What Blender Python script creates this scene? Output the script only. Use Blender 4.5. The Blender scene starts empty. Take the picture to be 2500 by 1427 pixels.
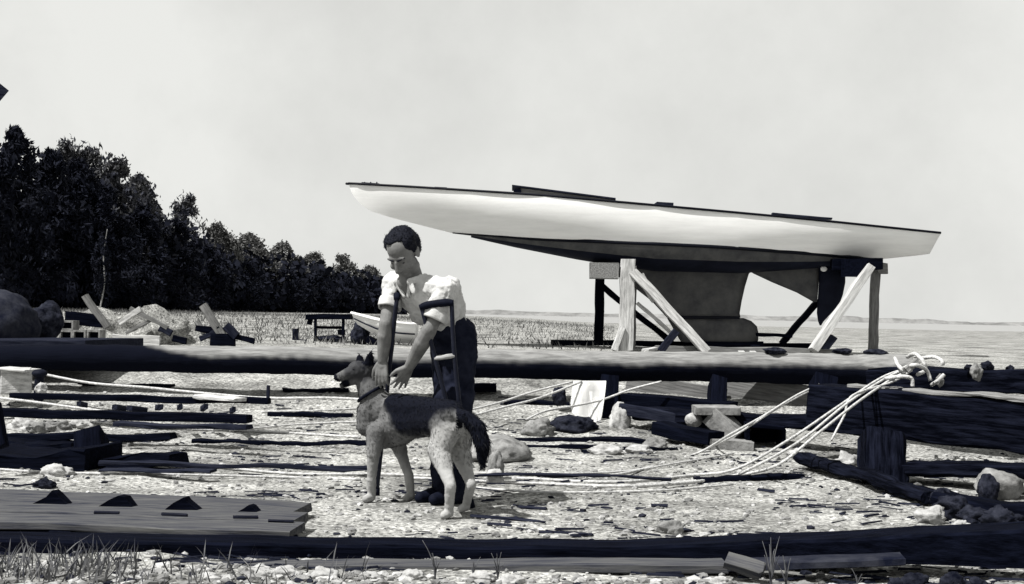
import bpy, bmesh, math, random
from mathutils import Vector, Matrix, Quaternion, noise
random.seed(7)
SC = bpy.context.scene
COL = SC.collection
R_ = math.radians

# ------------------------------------------------------------------ camera
CAMH, FPX = 1.1, 3400.0
PITCH, ROLL = R_(0.92), R_(1.2)
cam = bpy.data.objects.new("camera", bpy.data.cameras.new("camera"))
COL.objects.link(cam)
cam.data.sensor_width = 36.0
cam.data.lens = 36.0 * FPX / 2500.0
cam.data.clip_end = 9000.0
cam.data.clip_start = 0.05
FW = Vector((0, math.cos(PITCH), math.sin(PITCH)))
U0 = Vector((0, -math.sin(PITCH), math.cos(PITCH)))
R0 = Vector((1, 0, 0))
RT = R0 * math.cos(ROLL) + U0 * math.sin(ROLL)
UP = U0 * math.cos(ROLL) - R0 * math.sin(ROLL)
cam.matrix_world = Matrix(((RT.x, UP.x, -FW.x, 0), (RT.y, UP.y, -FW.y, 0), (RT.z, UP.z, -FW.z, CAMH), (0, 0, 0, 1)))
SC.camera = cam

# ------------------------------------------------------------------ light
SUN = Vector((-0.45, -0.31, 0.84)).normalized()
sun = bpy.data.objects.new("sun", bpy.data.lights.new("sun", 'SUN'))
COL.objects.link(sun)
sun.data.energy = 5.0
sun.data.angle = R_(0.5)
sun.data.color = (1.0, 0.985, 0.955)
sun.rotation_euler = SUN.to_track_quat('Z', 'Y').to_euler()
world = bpy.data.worlds.new("World")
SC.world = world
world.use_nodes = True
wn, wl = world.node_tree.nodes, world.node_tree.links
bg = wn["Background"]
sky = wn.new("ShaderNodeTexSky")
sky.sky_type = 'NISHITA'
sky.sun_disc = False
sky.sun_elevation = math.asin(SUN.z)
sky.sun_rotation = math.atan2(SUN.x, SUN.y)
sky.dust_density = 1.0
bw = wn.new("ShaderNodeSeparateColor")   # red-filtered monochrome film: pale horizon, darker zenith
wl.new(sky.outputs[0], bw.inputs[0])
mn = wn.new("ShaderNodeMath"); mn.operation = 'MULTIPLY'; mn.inputs[1].default_value = 3.0
wl.new(bw.outputs[0], mn.inputs[0])
mm = wn.new("ShaderNodeMath"); mm.operation = 'SMOOTH_MIN'; mm.inputs[1].default_value = 5.5; mm.inputs[2].default_value = 1.5
wl.new(mn.outputs[0], mm.inputs[0])
cmb = wn.new("ShaderNodeMix"); cmb.data_type = 'RGBA'; cmb.blend_type = 'MULTIPLY'; cmb.inputs[0].default_value = 1
wtc = wn.new("ShaderNodeTexCoord")
cl = wn.new("ShaderNodeTexNoise"); cl.inputs["Scale"].default_value = 3.2; cl.inputs["Detail"].default_value = 9; cl.inputs["Roughness"].default_value = .6
wl.new(wtc.outputs["Generated"], cl.inputs["Vector"])
cr = wn.new("ShaderNodeMapRange"); cr.inputs[1].default_value = .3; cr.inputs[2].default_value = .62; cr.inputs[3].default_value = .80; cr.inputs[4].default_value = 1.03
wl.new(cl.outputs[0], cr.inputs[0])
cm2 = wn.new("ShaderNodeMath"); cm2.operation = 'MULTIPLY'
wl.new(mm.outputs[0], cm2.inputs[0]); wl.new(cr.outputs[0], cm2.inputs[1])
wl.new(cm2.outputs[0], cmb.inputs[6]); cmb.inputs[7].default_value = (1.0, 1.005, 0.97, 1)
wl.new(cmb.outputs[2], bg.inputs[0])
bg.inputs[1].default_value = 0.1
SC.view_settings.view_transform = 'Standard'
SC.view_settings.look = 'None'
SC.view_settings.exposure = 0.55
SC.view_settings.gamma = 1.0

# ------------------------------------------------------------------ helpers
def sst(a, b, x):
    t = min(1.0, max(0.0, (x - a) / (b - a)))
    return t * t * (3 - 2 * t)

def lerp(a, b, t): return a + (b - a) * t

def interp(tab, x):
    if x <= tab[0][0]: return tab[0][1]
    for (x0, y0), (x1, y1) in zip(tab, tab[1:]):
        if x <= x1: return lerp(y0, y1, (x - x0) / (x1 - x0))
    return tab[-1][1]

def fbm(x, y, z=0.0, o=3):
    s, a = 0.0, 1.0
    for _ in range(o):
        s += a * noise.noise((x, y, z)); a *= .5; x *= 2.03; y *= 2.03; z *= 2.03
    return s

def hbase(x, y):
    left = 1 - sst(-3, 9, x)
    z = 0.5 * sst(11.3, 15.8, y) + 0.38 * sst(21, 48, y) * left
    shore = sst(120, 260, y + 0 * x) * sst(-45, 10, x - (y - 120) * -0.05)
    z = lerp(z, -1.2, shore)
    return z

def hgt(x, y):
    z = hbase(x, y)
    if abs(y) < 300 and abs(x) < 200:
        f = 1.0 if y < 16 else 1.6
        z += 0.022 * f * fbm(x * .9, y * .9, 3.1, 3)
        if y < 40:
            z += 0.010 * fbm(x * 5.5, y * 5.5, 7.7, 2)
    return z

def ray(px, py): return (FW * FPX + RT * (px - 1250.0) + UP * (713.5 - py))

def P(px, py, d):
    r = ray(px, py)
    return Vector((0, 0, CAMH)) + r * (d / r.y)

def G(px, py, up=0.0):
    r = ray(px, py); r = r / r.y
    d = 3.0
    while d < 400:
        q = Vector((0, 0, CAMH)) + r * d
        if q.z <= hgt(q.x, q.y): break
        d += 0.01 + d * .001
    q = Vector((0, 0, CAMH)) + r * d
    q.z = hgt(q.x, q.y) + up
    return q

def tint(v):
    t = min(1.0, v / 0.05) ** .6
    return (v * lerp(0.60, 1.0, t), v * lerp(0.88, 1.0, t), v * lerp(2.4, 0.99, t), 1)

def mat(name, v, v2=None, scale=6.0, rough=0.9, bump=0.3, stretch=(1, 1, 1), detail=8.0, lo=.35, hi=.65, spec=0.15, fine=0.0):
    m = bpy.data.materials.new(name)
    m.use_nodes = True
    n, l = m.node_tree.nodes, m.node_tree.links
    b = n["Principled BSDF"]
    b.inputs["Roughness"].default_value = rough
    b.inputs["Specular IOR Level"].default_value = spec
    tc = n.new("ShaderNodeTexCoord")
    mp = n.new("ShaderNodeMapping"); mp.inputs["Scale"].default_value = stretch
    l.new(tc.outputs["Object"], mp.inputs[0])
    nz = n.new("ShaderNodeTexNoise"); nz.inputs["Scale"].default_value = scale
    nz.inputs["Detail"].default_value = detail; nz.inputs["Roughness"].default_value = .65
    l.new(mp.outputs[0], nz.inputs["Vector"])
    rp = n.new("ShaderNodeValToRGB")
    rp.color_ramp.elements[0].position = lo; rp.color_ramp.elements[1].position = hi
    rp.color_ramp.elements[0].color = tint(v); rp.color_ramp.elements[1].color = tint(v2 if v2 is not None else v)
    l.new(nz.outputs[0], rp.inputs[0]); l.new(rp.outputs[0], b.inputs["Base Color"])
    if bump:
        bp = n.new("ShaderNodeBump"); bp.inputs["Strength"].default_value = bump; bp.inputs["Distance"].default_value = 0.02
        l.new(nz.outputs[0], bp.inputs["Height"]); l.new(bp.outputs[0], b.inputs["Normal"])
    return m

def sand_mat():
    m = bpy.data.materials.new("gravelly_sand"); m.use_nodes = True
    n, l = m.node_tree.nodes, m.node_tree.links
    b = n["Principled BSDF"]; b.inputs["Roughness"].default_value = 1.0; b.inputs["Specular IOR Level"].default_value = .05
    tc = n.new("ShaderNodeTexCoord")
    def nz(scale, det, rough=.6):
        q = n.new("ShaderNodeTexNoise"); q.inputs["Scale"].default_value = scale; q.inputs["Detail"].default_value = det
        q.inputs["Roughness"].default_value = rough; l.new(tc.outputs["Object"], q.inputs["Vector"]); return q
    def ramp(src, a, bb, ca, cb):
        r = n.new("ShaderNodeValToRGB"); r.color_ramp.elements[0].position = a; r.color_ramp.elements[1].position = bb
        r.color_ramp.elements[0].color = tint(ca); r.color_ramp.elements[1].color = tint(cb); l.new(src, r.inputs[0]); return r
    big = ramp(nz(1.3, 4).outputs[0], .33, .62, .16, .46)
    med = ramp(nz(42.0, 4, .75).outputs[0], .36, .62, .42, 1.12)
    vo = n.new("ShaderNodeTexVoronoi"); vo.inputs["Scale"].default_value = 46.0; vo.inputs["Randomness"].default_value = 1.0
    l.new(tc.outputs["Object"], vo.inputs["Vector"])
    sp = n.new("ShaderNodeRGBToBW"); l.new(vo.outputs["Color"], sp.inputs[0])
    fin = ramp(sp.outputs[0], .2, .8, .55, 1.35)
    dk = ramp(nz(17.0, 5, .8).outputs[0], .33, .43, .2, 1.0)
    def mul(a, c):
        q = n.new("ShaderNodeMix"); q.data_type = 'RGBA'; q.blend_type = 'MULTIPLY'; q.inputs[0].default_value = 1
        l.new(a, q.inputs[6]); l.new(c, q.inputs[7]); return q.outputs[2]
    c = mul(mul(mul(big.outputs[0], med.outputs[0]), fin.outputs[0]), dk.outputs[0])
    l.new(c, b.inputs["Base Color"])
    bp = n.new("ShaderNodeBump"); bp.inputs["Strength"].default_value = .8; bp.inputs["Distance"].default_value = .03
    l.new(sp.outputs[0], bp.inputs["Height"])
    b2 = n.new("ShaderNodeBump"); b2.inputs["Strength"].default_value = .5; b2.inputs["Distance"].default_value = .03
    l.new(nz(15, 8, .75).outputs[0], b2.inputs["Height"]); l.new(bp.outputs[0], b2.inputs["Normal"])
    l.new(b2.outputs[0], b.inputs["Normal"])
    return m

M = dict(
    sand=sand_mat(),
    black_wood=mat("tarred_and_shaded_timber", .0012, .005, 5, .95, .5, (0.6, 6, 6), spec=.02),
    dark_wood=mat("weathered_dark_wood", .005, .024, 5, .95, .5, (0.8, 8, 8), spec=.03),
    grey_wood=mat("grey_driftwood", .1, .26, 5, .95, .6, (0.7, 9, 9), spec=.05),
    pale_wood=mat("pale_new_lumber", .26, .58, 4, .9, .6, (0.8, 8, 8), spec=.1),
    mid_wood=mat("sawn_grey_lumber", .09, .2, 5, .95, .4, (0.6, 9, 9), spec=.05),
    white_paint=mat("white_hull_paint", .70, .82, 2.5, .7, 0, (.5, 1, 5), lo=.2, hi=.6, spec=.1),
    grey_deck=mat("deck_canvas", .3, .42, 4, .8, .1),
    bottom_paint=mat("bottom_paint_and_shade", .005, .011, 2.5, .8, .1, spec=.1),
    black_paint=mat("black_gloss_paint", .002, .004, 3, .5, .05, spec=.1),
    ballast=mat("cast_ballast", .045, .085, 3, .85, .3, spec=.05),
    stone=mat("pale_beach_stone", .08, .27, 9, .95, 1.0),
    bright_stone=mat("bright_limestone", .2, .5, 9, .95, 1.0),
    dark_stone=mat("weedy_and_shaded_stone", .003, .03, 14, .95, 1.0, spec=.03),
    rope=mat("manila_rope", .3, .62, 40, .9, .6),
    rust=mat("rusty_plate", .10, .2, 6, .85, .4),
    iron=mat("black_iron", .004, .009, 8, .7, .3, spec=.08),
    skin=mat("tanned_skin", .11, .19, 14, .6, .08, spec=.2),
    shirt=mat("white_cotton", .42, .55, 7, .95, .5),
    trousers=mat("dark_trouser_cloth", .006, .02, 9, .95, .3, spec=.03),
    hair=mat("dark_hair", .003, .007, 40, .6, .5, (1, 1, 6), spec=.12),
    leather=mat("black_leather", .004, .008, 20, .7, .2, spec=.05),
    crutch=mat("varnished_crutch_wood", .010, .02, 9, .6, .1, spec=.12),
    bark=mat("bark", .01, .03, 12, .95, .6),
    birch=mat("pale_birch_bark", .1, .35, 5, .9, .2, (1, 1, 3)),
    canvas=mat("white_canvas", .75, .8, 4, .9, .2),
    water=mat("grey_sea", .2, .32, 0.35, .35, .5, (0.25, 1.6, 1)),
    weed=mat("dry_weed", .03, .16, 6, .9, .1, spec=.03),
    dune=mat("dry_dune_grass", .05, .16, 3, .9, .1, spec=.03),
    plat=mat("grey_platform_planks", .03, .1, 5, .95, .4, (0.6, 9, 9), spec=.03),
    crib=mat("weedy_crib_and_shade", .0012, .014, 5, .95, .7, (.5, 6, 6), lo=.42, hi=.75, spec=.02),
    baulk=mat("baulk_shaded_front", .0012, .006, 6, .95, .5, (0.5, 6, 6), spec=.02),
    mass=mat("dark_boulder_rock", .008, .035, 7, .95, .6, spec=.03),
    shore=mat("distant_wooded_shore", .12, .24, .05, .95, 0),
    rubber=mat("old_rubber", .004, .008, 9, .8, .2, spec=.05),
)
def leaf_mat(name, v, v2):
    m = mat(name, v, v2, 0.9, .9, 0)
    return m
M['leaf_dark'] = leaf_mat("dark_conifer_needles", .003, .009)
M['leaf_mid'] = leaf_mat("broadleaf_foliage", .02, .06)
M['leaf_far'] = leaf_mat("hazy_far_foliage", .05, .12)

def finish(o, label=None, cat=None, group=None, kind=None):
    if label: o['label'] = label
    if cat: o['category'] = cat
    if group: o['group'] = group
    if kind: o['kind'] = kind
    return o

def thing(name, loc, label, cat, group=None):
    o = bpy.data.objects.new(name, None)
    o.empty_display_size = .1
    COL.objects.link(o)
    o.matrix_basis = Matrix.Translation(loc)
    return finish(o, label, cat, group)

def wmat(o):
    m = o.matrix_basis.copy()
    p = o.parent
    while p: m = p.matrix_basis @ m; p = p.parent
    return m

def place(name, me, m, mw, parent=None):
    o = bpy.data.objects.new(name, me)
    if m is not None:
        me.materials.clear(); me.materials.append(m)
    COL.objects.link(o)
    if parent is not None:
        o.parent = parent
        o.matrix_basis = wmat(parent).inverted() @ mw
    else:
        o.matrix_basis = mw
    return o

def bm_mesh(name, bm, smooth=True):
    bmesh.ops.recalc_face_normals(bm, faces=bm.faces)
    me = bpy.data.meshes.new(name)
    bm.to_mesh(me); bm.free()
    if smooth:
        for p in me.polygons: p.use_smooth = True
    return me

def obj_world(name, bm, m, parent=None, origin=None, smooth=True):
    """bm in world coordinates -> object with its origin at `origin` (default: bottom centre)"""
    if origin is None:
        xs = [v.co for v in bm.verts]
        origin = Vector((sum(c.x for c in xs) / len(xs), sum(c.y for c in xs) / len(xs), min(c.z for c in xs)))
    bmesh.ops.translate(bm, verts=bm.verts, vec=-origin)
    return place(name, bm_mesh(name, bm, smooth), m, Matrix.Translation(origin), parent)

def frame(p0, p1, up=Vector((0, 0, 1))):
    x = (p1 - p0).normalized()
    y = up.cross(x)
    if y.length < 1e-4: y = Vector((0, 1, 0)).cross(x)
    y.normalize(); z = x.cross(y)
    m = Matrix((x, y, z)).transposed().to_4x4()
    return m

def beam(name, p0, p1, w, h, m, parent=None, up=Vector((0, 0, 1)), seg=10, jit=.004, bev=.006, taper=1.0, bend=0.0, off=(0, 0)):
    """timber from p0 to p1 (centre line), w across, h along `up`"""
    L = (p1 - p0).length
    bm = bmesh.new()
    rings = []
    sd = random.random() * 50
    b = min(bev, w * .3, h * .3)
    prof = [(-w/2 + b, -h/2), (w/2 - b, -h/2), (w/2, -h/2 + b), (w/2, h/2 - b), (w/2 - b, h/2), (-w/2 + b, h/2), (-w/2, h/2 - b), (-w/2, -h/2 + b)]
    for i in range(seg + 1):
        t = i / seg
        s = lerp(1, taper, t)
        r = []
        for k, (yy, zz) in enumerate(prof):
            q = Vector((t * L, yy * s + jit * 2 * noise.noise((t * L * 2.2, sd, 0)), zz * s + jit * 2 * noise.noise((t * L * 2.2, sd, 9)) + bend * math.sin(t * math.pi)))
            q += Vector((0, 1, 1)) * jit * noise.noise((t * L * 7, k * 3.3, sd)) + Vector((jit * 2 * noise.noise((k, sd, i)) if i in (0, seg) else 0, 0, 0))
            r.append(bm.verts.new(q))
        rings.append(r)
    n = len(prof)
    for a, c in zip(rings, rings[1:]):
        for k in range(n): bm.faces.new((a[k], a[(k+1) % n], c[(k+1) % n], c[k]))
    bm.faces.new(rings[0][::-1]); bm.faces.new(rings[-1])
    me = bm_mesh(name, bm, smooth=False)
    mw = Matrix.Translation(p0) @ frame(p0, p1, up)
    return place(name, me, m, mw, parent)

def tube_bm(bm, pts, rad, seg=8, rough=0.0, cap=True):
    rings = []
    prev = None
    n = len(pts)
    for i, p in enumerate(pts):
        d = (pts[min(i+1, n-1)] - pts[max(i-1, 0)]).normalized()
        if prev is None:
            u = d.orthogonal().normalized()
        else:
            u = (prev - d * prev.dot(d)).normalized()
        prev = u
        v = d.cross(u)
        r = rad[i] if isinstance(rad, (list, tuple)) else rad
        ring = []
        for k in range(seg):
            a = 2 * math.pi * k / seg
            e = (u * math.cos(a) + v * math.sin(a))
            rr = r * (1 + rough * noise.noise((p + e * r) * 4.0) + rough * .5 * noise.noise((p + e * r) * 13.0))
            ring.append(bm.verts.new(p + e * rr))
        rings.append(ring)
    for a, c in zip(rings, rings[1:]):
        for k in range(seg): bm.faces.new((a[k], a[(k+1) % seg], c[(k+1) % seg], c[k]))
    if cap:
        bm.faces.new(rings[0][::-1]); bm.faces.new(rings[-1])
    return bm

def spline(pts, n=10):
    out = []
    q = [pts[0] * 2 - pts[1]] + list(pts) + [pts[-1] * 2 - pts[-2]]
    for i in range(1, len(q) - 2):
        a, b, c, d = q[i-1], q[i], q[i+1], q[i+2]
        for k in range(n):
            t = k / n
            out.append(.5 * ((2*b) + (c - a) * t + (2*a - 5*b + 4*c - d) * t*t + (3*b - a - 3*c + d) * t**3))
    out.append(Vector(pts[-1]))
    return out

def tube(name, pts, rad, m, parent=None, seg=8, rough=0.0, n=10, smooth=True):
    sp = spline([Vector(p) for p in pts], n) if n > 1 else [Vector(p) for p in pts]
    if isinstance(rad, (list, tuple)):
        k = len(rad) - 1
        rr = []
        for i in range(len(sp)):
            t = i / (len(sp) - 1) * k; j = min(int(t), k - 1)
            rr.append(lerp(rad[j], rad[j+1], t - j))
        rad = rr
    bm = tube_bm(bmesh.new(), sp, rad, seg, rough)
    return obj_world(name, bm, m, parent, smooth=smooth)

def capsule(bm, p0, r0, p1, r1, seg=14, flat=1.0, fdir=None, nh=5):
    d = p1 - p0
    L = d.length
    w = d / L if L > 1e-6 else Vector((0, 0, 1))
    if fdir is not None:
        u = (fdir - w * fdir.dot(w)).normalized()
    else:
        u = w.orthogonal().normalized()
    v = w.cross(u)
    rows = []
    for i in range(nh + 1):
        a = math.pi / 2 * i / nh
        rows.append((p0 - w * (r0 * math.cos(a)), r0 * math.sin(a)))
    for i in range(nh + 1):
        a = math.pi / 2 * (nh - i) / nh
        rows.append((p1 + w * (r1 * math.cos(a)), r1 * math.sin(a)))
    rings = []
    for c, r in rows:
        if r < 1e-5: rings.append([bm.verts.new(c)])
        else: rings.append([bm.verts.new(c + u * (flat * r * math.cos(2*math.pi*k/seg)) + v * (r * math.sin(2*math.pi*k/seg))) for k in range(seg)])
    for a, c in zip(rings, rings[1:]):
        if len(a) == 1:
            for k in range(seg): bm.faces.new((a[0], c[(k+1) % seg], c[k]))
        elif len(c) == 1:
            for k in range(seg): bm.faces.new((a[k], a[(k+1) % seg], c[0]))
        else:
            for k in range(seg): bm.faces.new((a[k], a[(k+1) % seg], c[(k+1) % seg], c[k]))

def ellip(bm, c, r, rot=None, sub=3):
    mx = Matrix.Translation(c)
    if rot is not None: mx = mx @ rot.to_4x4()
    mx = mx @ Matrix.Diagonal((r[0], r[1], r[2], 1))
    bmesh.ops.create_icosphere(bm, subdivisions=sub, radius=1.0, matrix=mx)

def remeshed(bm, voxel, smooth=3, disp=0.0, dscale=20.0):
    bmesh.ops.recalc_face_normals(bm, faces=bm.faces)
    me = bpy.data.meshes.new("tmp"); bm.to_mesh(me); bm.free()
    o = bpy.data.objects.new("tmp", me); COL.objects.link(o)
    r = o.modifiers.new("r", 'REMESH'); r.mode = 'VOXEL'; r.voxel_size = voxel
    s = o.modifiers.new("s", 'SMOOTH'); s.iterations = smooth; s.factor = .5
    dg = bpy.context.evaluated_depsgraph_get()
    me2 = bpy.data.meshes.new_from_object(o.evaluated_get(dg))
    bpy.data.objects.remove(o); bpy.data.meshes.remove(me)
    if disp:
        nn = [v.normal.copy() for v in me2.vertices]
        for v, q in zip(me2.vertices, nn):
            c = v.co * dscale
            v.co += q * disp * (noise.noise(c) + .5 * noise.noise(c * 2.3))
    for p in me2.polygons: p.use_smooth = True
    return me2

def blob(name, bm, voxel, m, parent, smooth=3, disp=0.0, dscale=20.0):
    me = remeshed(bm, voxel, smooth, disp, dscale)
    org = wmat(parent).translation if parent else Vector((0, 0, 0))
    me.transform(Matrix.Translation(-org))
    return place(name, me, m, Matrix.Translation(org), parent)

def rock_bm(c, r, seed, sub=4, amp=.35, cut=.0):
    bm = bmesh.new()
    bmesh.ops.create_icosphere(bm, subdivisions=sub, radius=1.0)
    for v in bm.verts:
        q = v.co.copy()
        k = 1 + amp * noise.noise(q * 1.3 + Vector((seed, seed * .7, 0))) + amp * .55 * noise.noise(q * 3.1 + Vector((0, seed, 5))) + amp * .35 * noise.noise(q * 7.3 + Vector((seed, 2, 5)))
        v.co = Vector((q.x * r[0], q.y * r[1], q.z * r[2])) * k
        if cut: v.co.z = min(v.co.z, r[2] * cut)
    bmesh.ops.translate(bm, verts=bm.verts, vec=c)
    return bm

def rock(c, r, m, label, seed, group="loose stones on the beach", name="rock", cat="rock", amp=.35, cut=.0):
    o = obj_world(name, rock_bm(c, r, seed, amp=amp, cut=cut), m)
    return finish(o, label, cat, group)

# ------------------------------------------------------------------ ground
def axis(lo, dense0, dense1, hi, step, grow):
    a = []
    x = dense0; s = step; left = []
    while x > lo:
        left.append(x); s *= grow; x -= s
    left.append(lo)
    a = left[::-1]
    x = dense0 + step
    while x < dense1: a.append(x); x += step
    s = step
    while x < hi: a.append(x); s *= grow; x += s
    a.append(hi)
    return a

def build_ground():
    xs = axis(-2500, -5.0, 5.0, 2500, .045, 1.13)
    ys = axis(-60, 4.6, 14.5, 5000, .04, 1.045)
    verts = [(x, y, hgt(x, y)) for y in ys for x in xs]
    nx = len(xs)
    faces = [(j*nx+i, j*nx+i+1, (j+1)*nx+i+1, (j+1)*nx+i) for j in range(len(ys)-1) for i in range(nx-1)]
    me = bpy.data.meshes.new("ground"); me.from_pydata(verts, [], faces)
    for p in me.polygons: p.use_smooth = True
    o = place("ground", me, M['sand'], Matrix.Identity(4))
    finish(o, kind="structure")
    me = bpy.data.meshes.new("sea")
    me.from_pydata([(-4000, 130, .12), (4000, 130, .12), (4000, 7000, .12), (-4000, 7000, .12)], [], [(0, 1, 2, 3)])
    finish(place("sea", me, M['water'], Matrix.Identity(4)), kind="structure")
build_ground()

def far_shore():
    verts, faces = [], []
    n = 260
    for i in range(n + 1):
        x = lerp(-250, 1600, i / n)
        h = (5.5 + 3.5 * noise.noise((x * .006, 1, 2)) + 2.2 * noise.noise((x * .03, 4, 2)) + 1.2 * noise.noise((x * .11, 4, 6))) * sst(-250, -50, x)
        verts += [(x, 1700, -1), (x, 1715, max(.4, h)), (x, 1850, max(.4, h * .8)), (x, 1900, -1)]
    for i in range(n):
        for k in range(3): faces.append((i*4+k, i*4+4+k, i*4+5+k, i*4+1+k))
    me = bpy.data.meshes.new("far_shore"); me.from_pydata(verts, [], faces)
    finish(place("far_shore", me, M['shore'], Matrix.Identity(4)), kind="structure")
far_shore()

def build_pebbles():
    tb = bmesh.new(); bmesh.ops.create_icosphere(tb, subdivisions=1, radius=1.0)
    tb.verts.ensure_lookup_table()
    tv = [v.co.copy() for v in tb.verts]; tf = [[v.index for v in f.verts] for f in tb.faces]; tb.free()
    rnd = random.Random(11)
    verts, faces, mats = [], [], []
    def peb(x, y, s):
        a = rnd.random() * 6.3; ca, sa = math.cos(a), math.sin(a)
        sx, sy, sz = s * rnd.uniform(.7, 1.4), s * rnd.uniform(.6, 1.1), s * rnd.uniform(.35, .7)
        z = hgt(x, y) + s * .15
        mi = rnd.choices((0, 1, 2), (5, 3, 1))[0]
        k = len(verts)
        for q in tv:
            px, py, pz = q.x * sx + rnd.uniform(-.2, .2) * s, q.y * sy + rnd.uniform(-.2, .2) * s, q.z * sz + rnd.uniform(-.14, .14) * s
            verts.append((x + px * ca - py * sa, y + px * sa + py * ca, z + pz))
        for f in tf: faces.append([k + i for i in f]); mats.append(mi)
    for _ in range(17000):
        y = 5.3 + 8.5 * rnd.random() ** 1.3
        x = rnd.uniform(-.42, .42) * y
        if rnd.random() > (.5 + .5 * noise.noise((x * .8, y * .8, 2.0))) * 1.3: continue
        peb(x, y, .005 + .024 * rnd.random() ** 4)
    for _ in range(1700):
        y = rnd.uniform(4.9, 5.85); x = rnd.uniform(-.42, .42) * y
        peb(x, y, rnd.uniform(.008, .034))
    me = bpy.data.meshes.new("pebbles"); me.from_pydata(verts, [], faces)
    o = place("pebbles", me, None, Matrix.Identity(4))
    for m in ('stone', 'bright_stone', 'dark_stone'): me.materials.append(M[m])
    me.polygons.foreach_set("material_index", mats)
    finish(o, "pale and dark pebbles strewn over the beach", "pebbles", kind="stuff")
build_pebbles()

def build_chips():
    rnd = random.Random(23)
    verts, faces = [], []
    for _ in range(1500):
        y = 5.9 + 8 * rnd.random() ** 1.2
        x = rnd.uniform(-.42, .42) * y
        if noise.noise((x * .7, y * 1.4, 8.0)) < .02: continue
        L = rnd.uniform(.015, .09) * (2 if rnd.random() < .06 else 1); w = rnd.uniform(.004, .012)
        a = rnd.gauss(0, .45)
        z = hgt(x, y)
        u = Vector((math.cos(a), math.sin(a), rnd.gauss(0, .06))) * L; v = Vector((-math.sin(a), math.cos(a), 0)) * w
        c = Vector((x, y, z + .006)); h = Vector((0, 0, w * .9))
        k = len(verts)
        verts.extend([c - u - v, c + u - v * .4, c + u + v * .4, c - u + v, c - u * .9 - v * .6 + h, c + u * .9 - v * .2 + h, c + u * .9 + v * .2 + h, c - u * .9 + v * .6 + h])
        faces.extend([(k, k+3, k+2, k+1), (k+4, k+5, k+6, k+7), (k, k+1, k+5, k+4), (k+1, k+2, k+6, k+5), (k+2, k+3, k+7, k+6), (k+3, k, k+4, k+7)])
    me = bpy.data.meshes.new("wood_chips"); me.from_pydata(verts, [], faces)
    finish(place("wood_chips", me, M['dark_wood'], Matrix.Identity(4)), "dark wood chips and weed scraps strewn over the sand", "wood chips", kind="stuff")
build_chips()

# ------------------------------------------------------------------ trees
def crown_mesh(name, H, W, n, kind, seed, leaf=.16, base=.08):
    rnd = random.Random(seed)
    verts, faces = [], []
    clumps = []
    for _ in range(120 if kind == 'broad' else 80):
        t = rnd.random()
        if kind == 'conifer':
            rad = W * (1 - t) ** .8 + .12
        elif kind == 'feather':
            rad = W * (math.sin(math.pi * min(1, t * .8 + .16)) ** .8) * (.75 if t > .7 else 1)
        else:
            rad = W * math.sin(math.pi * min(.97, t * .8 + .2)) ** .7
        a = rnd.random() * 6.283
        rr = rad * math.sqrt(rnd.random())
        clumps.append((Vector((rr * math.cos(a), rr * math.sin(a), H * (base + (1 - base) * t * .96))), lerp(.5, .26, t) * W * (.42 if kind == 'broad' else .5) * rnd.uniform(.5, 1.3)))
    for i in range(n):
        c, s = clumps[rnd.randrange(len(clumps))]
        d = Vector((rnd.gauss(0, 1), rnd.gauss(0, 1), rnd.gauss(0, 1)))
        d = d * s * .62 if kind != 'conifer' else d.normalized() * s * (rnd.random() ** .45)
        if kind == 'feather': d.z *= 1.7
        if kind == 'conifer': d.z *= 1.25
        p = c + d
        l = leaf * rnd.uniform(.5, 1.3)
        u = Vector((rnd.gauss(0, 1), rnd.gauss(0, 1), rnd.gauss(0, 1 if kind == 'broad' else 1.8))).normalized()
        v = u.orthogonal().normalized()
        v = Quaternion(u, rnd.random() * 6.28) @ v
        w = l * (.55 if kind == 'broad' else .3)
        k = len(verts)
        verts += [p - u * l, p + v * w, p + u * l, p - v * w]
        faces.append((k, k+1, k+2, k+3))
    me = bpy.data.meshes.new(name)
    me.from_pydata(verts, [], faces)
    return me

def trunk_mesh(name, H, seed, r=.11):
    rnd = random.Random(seed)
    bm = bmesh.new()
    pts = [Vector((.12 * rnd.uniform(-1, 1) * i / 6, .12 * rnd.uniform(-1, 1) * i / 6, H * .92 * i / 6 - .25 * (i == 0))) for i in range(7)]
    sp = spline(pts, 4)
    tube_bm(bm, sp, [lerp(r, .015, i / (len(sp) - 1)) for i in range(len(sp))], 7)
    for i in range(9):
        t = rnd.uniform(.2, .85); a = rnd.random() * 6.28
        p = Vector((0, 0, H * .92 * t))
        L = H * .22 * (1.1 - t)
        q = p + Vector((math.cos(a) * L, math.sin(a) * L, L * .7))
        tube_bm(bm, [p, (p + q) / 2 + Vector((0, 0, -.05 * L)), q], [r * .4 * (1 - t * .6), r * .25 * (1 - t * .6), .008], 5)
    return bm_mesh(name, bm)

TREE_KINDS = {
    'conifer': [(crown_mesh("crown", 7, 1.9, 9000, 'conifer', s, .15), trunk_mesh("trunk", 7, s)) for s in (1, 2)],
    'feather': [(crown_mesh("crown", 7, 1.25, 3200, 'feather', s, .14, .25), trunk_mesh("trunk", 7, s)) for s in (3, 4)],
    'broad': [(crown_mesh("crown", 7, 2.6, 10000, 'broad', s, .14), trunk_mesh("trunk", 7, s)) for s in (5, 6)],
}
def tree(name, kind, var, px, ytop, d, m, label, wide=1.0, bark='bark', group="trees along the edge of the beach"):
    top = P(px, ytop, d)
    base = Vector((top.x, top.y, hgt(top.x, top.y)))
    s = (top.z - base.z) / 7.0
    t = thing(name, base, label, "tree", group)
    cm, tm = TREE_KINDS[kind][var]
    for nm, me, mm_ in (("trunk", tm, M[bark]), ("crown", cm.copy(), M[m])):
        o = place(nm, me, mm_, Matrix.Identity(4), t)
        o.matrix_basis = Matrix.Rotation((px * .37 + d) % 6.28, 4, 'Z') @ Matrix.Diagonal((s * wide, s * wide, s, 1))
    return t

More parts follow.
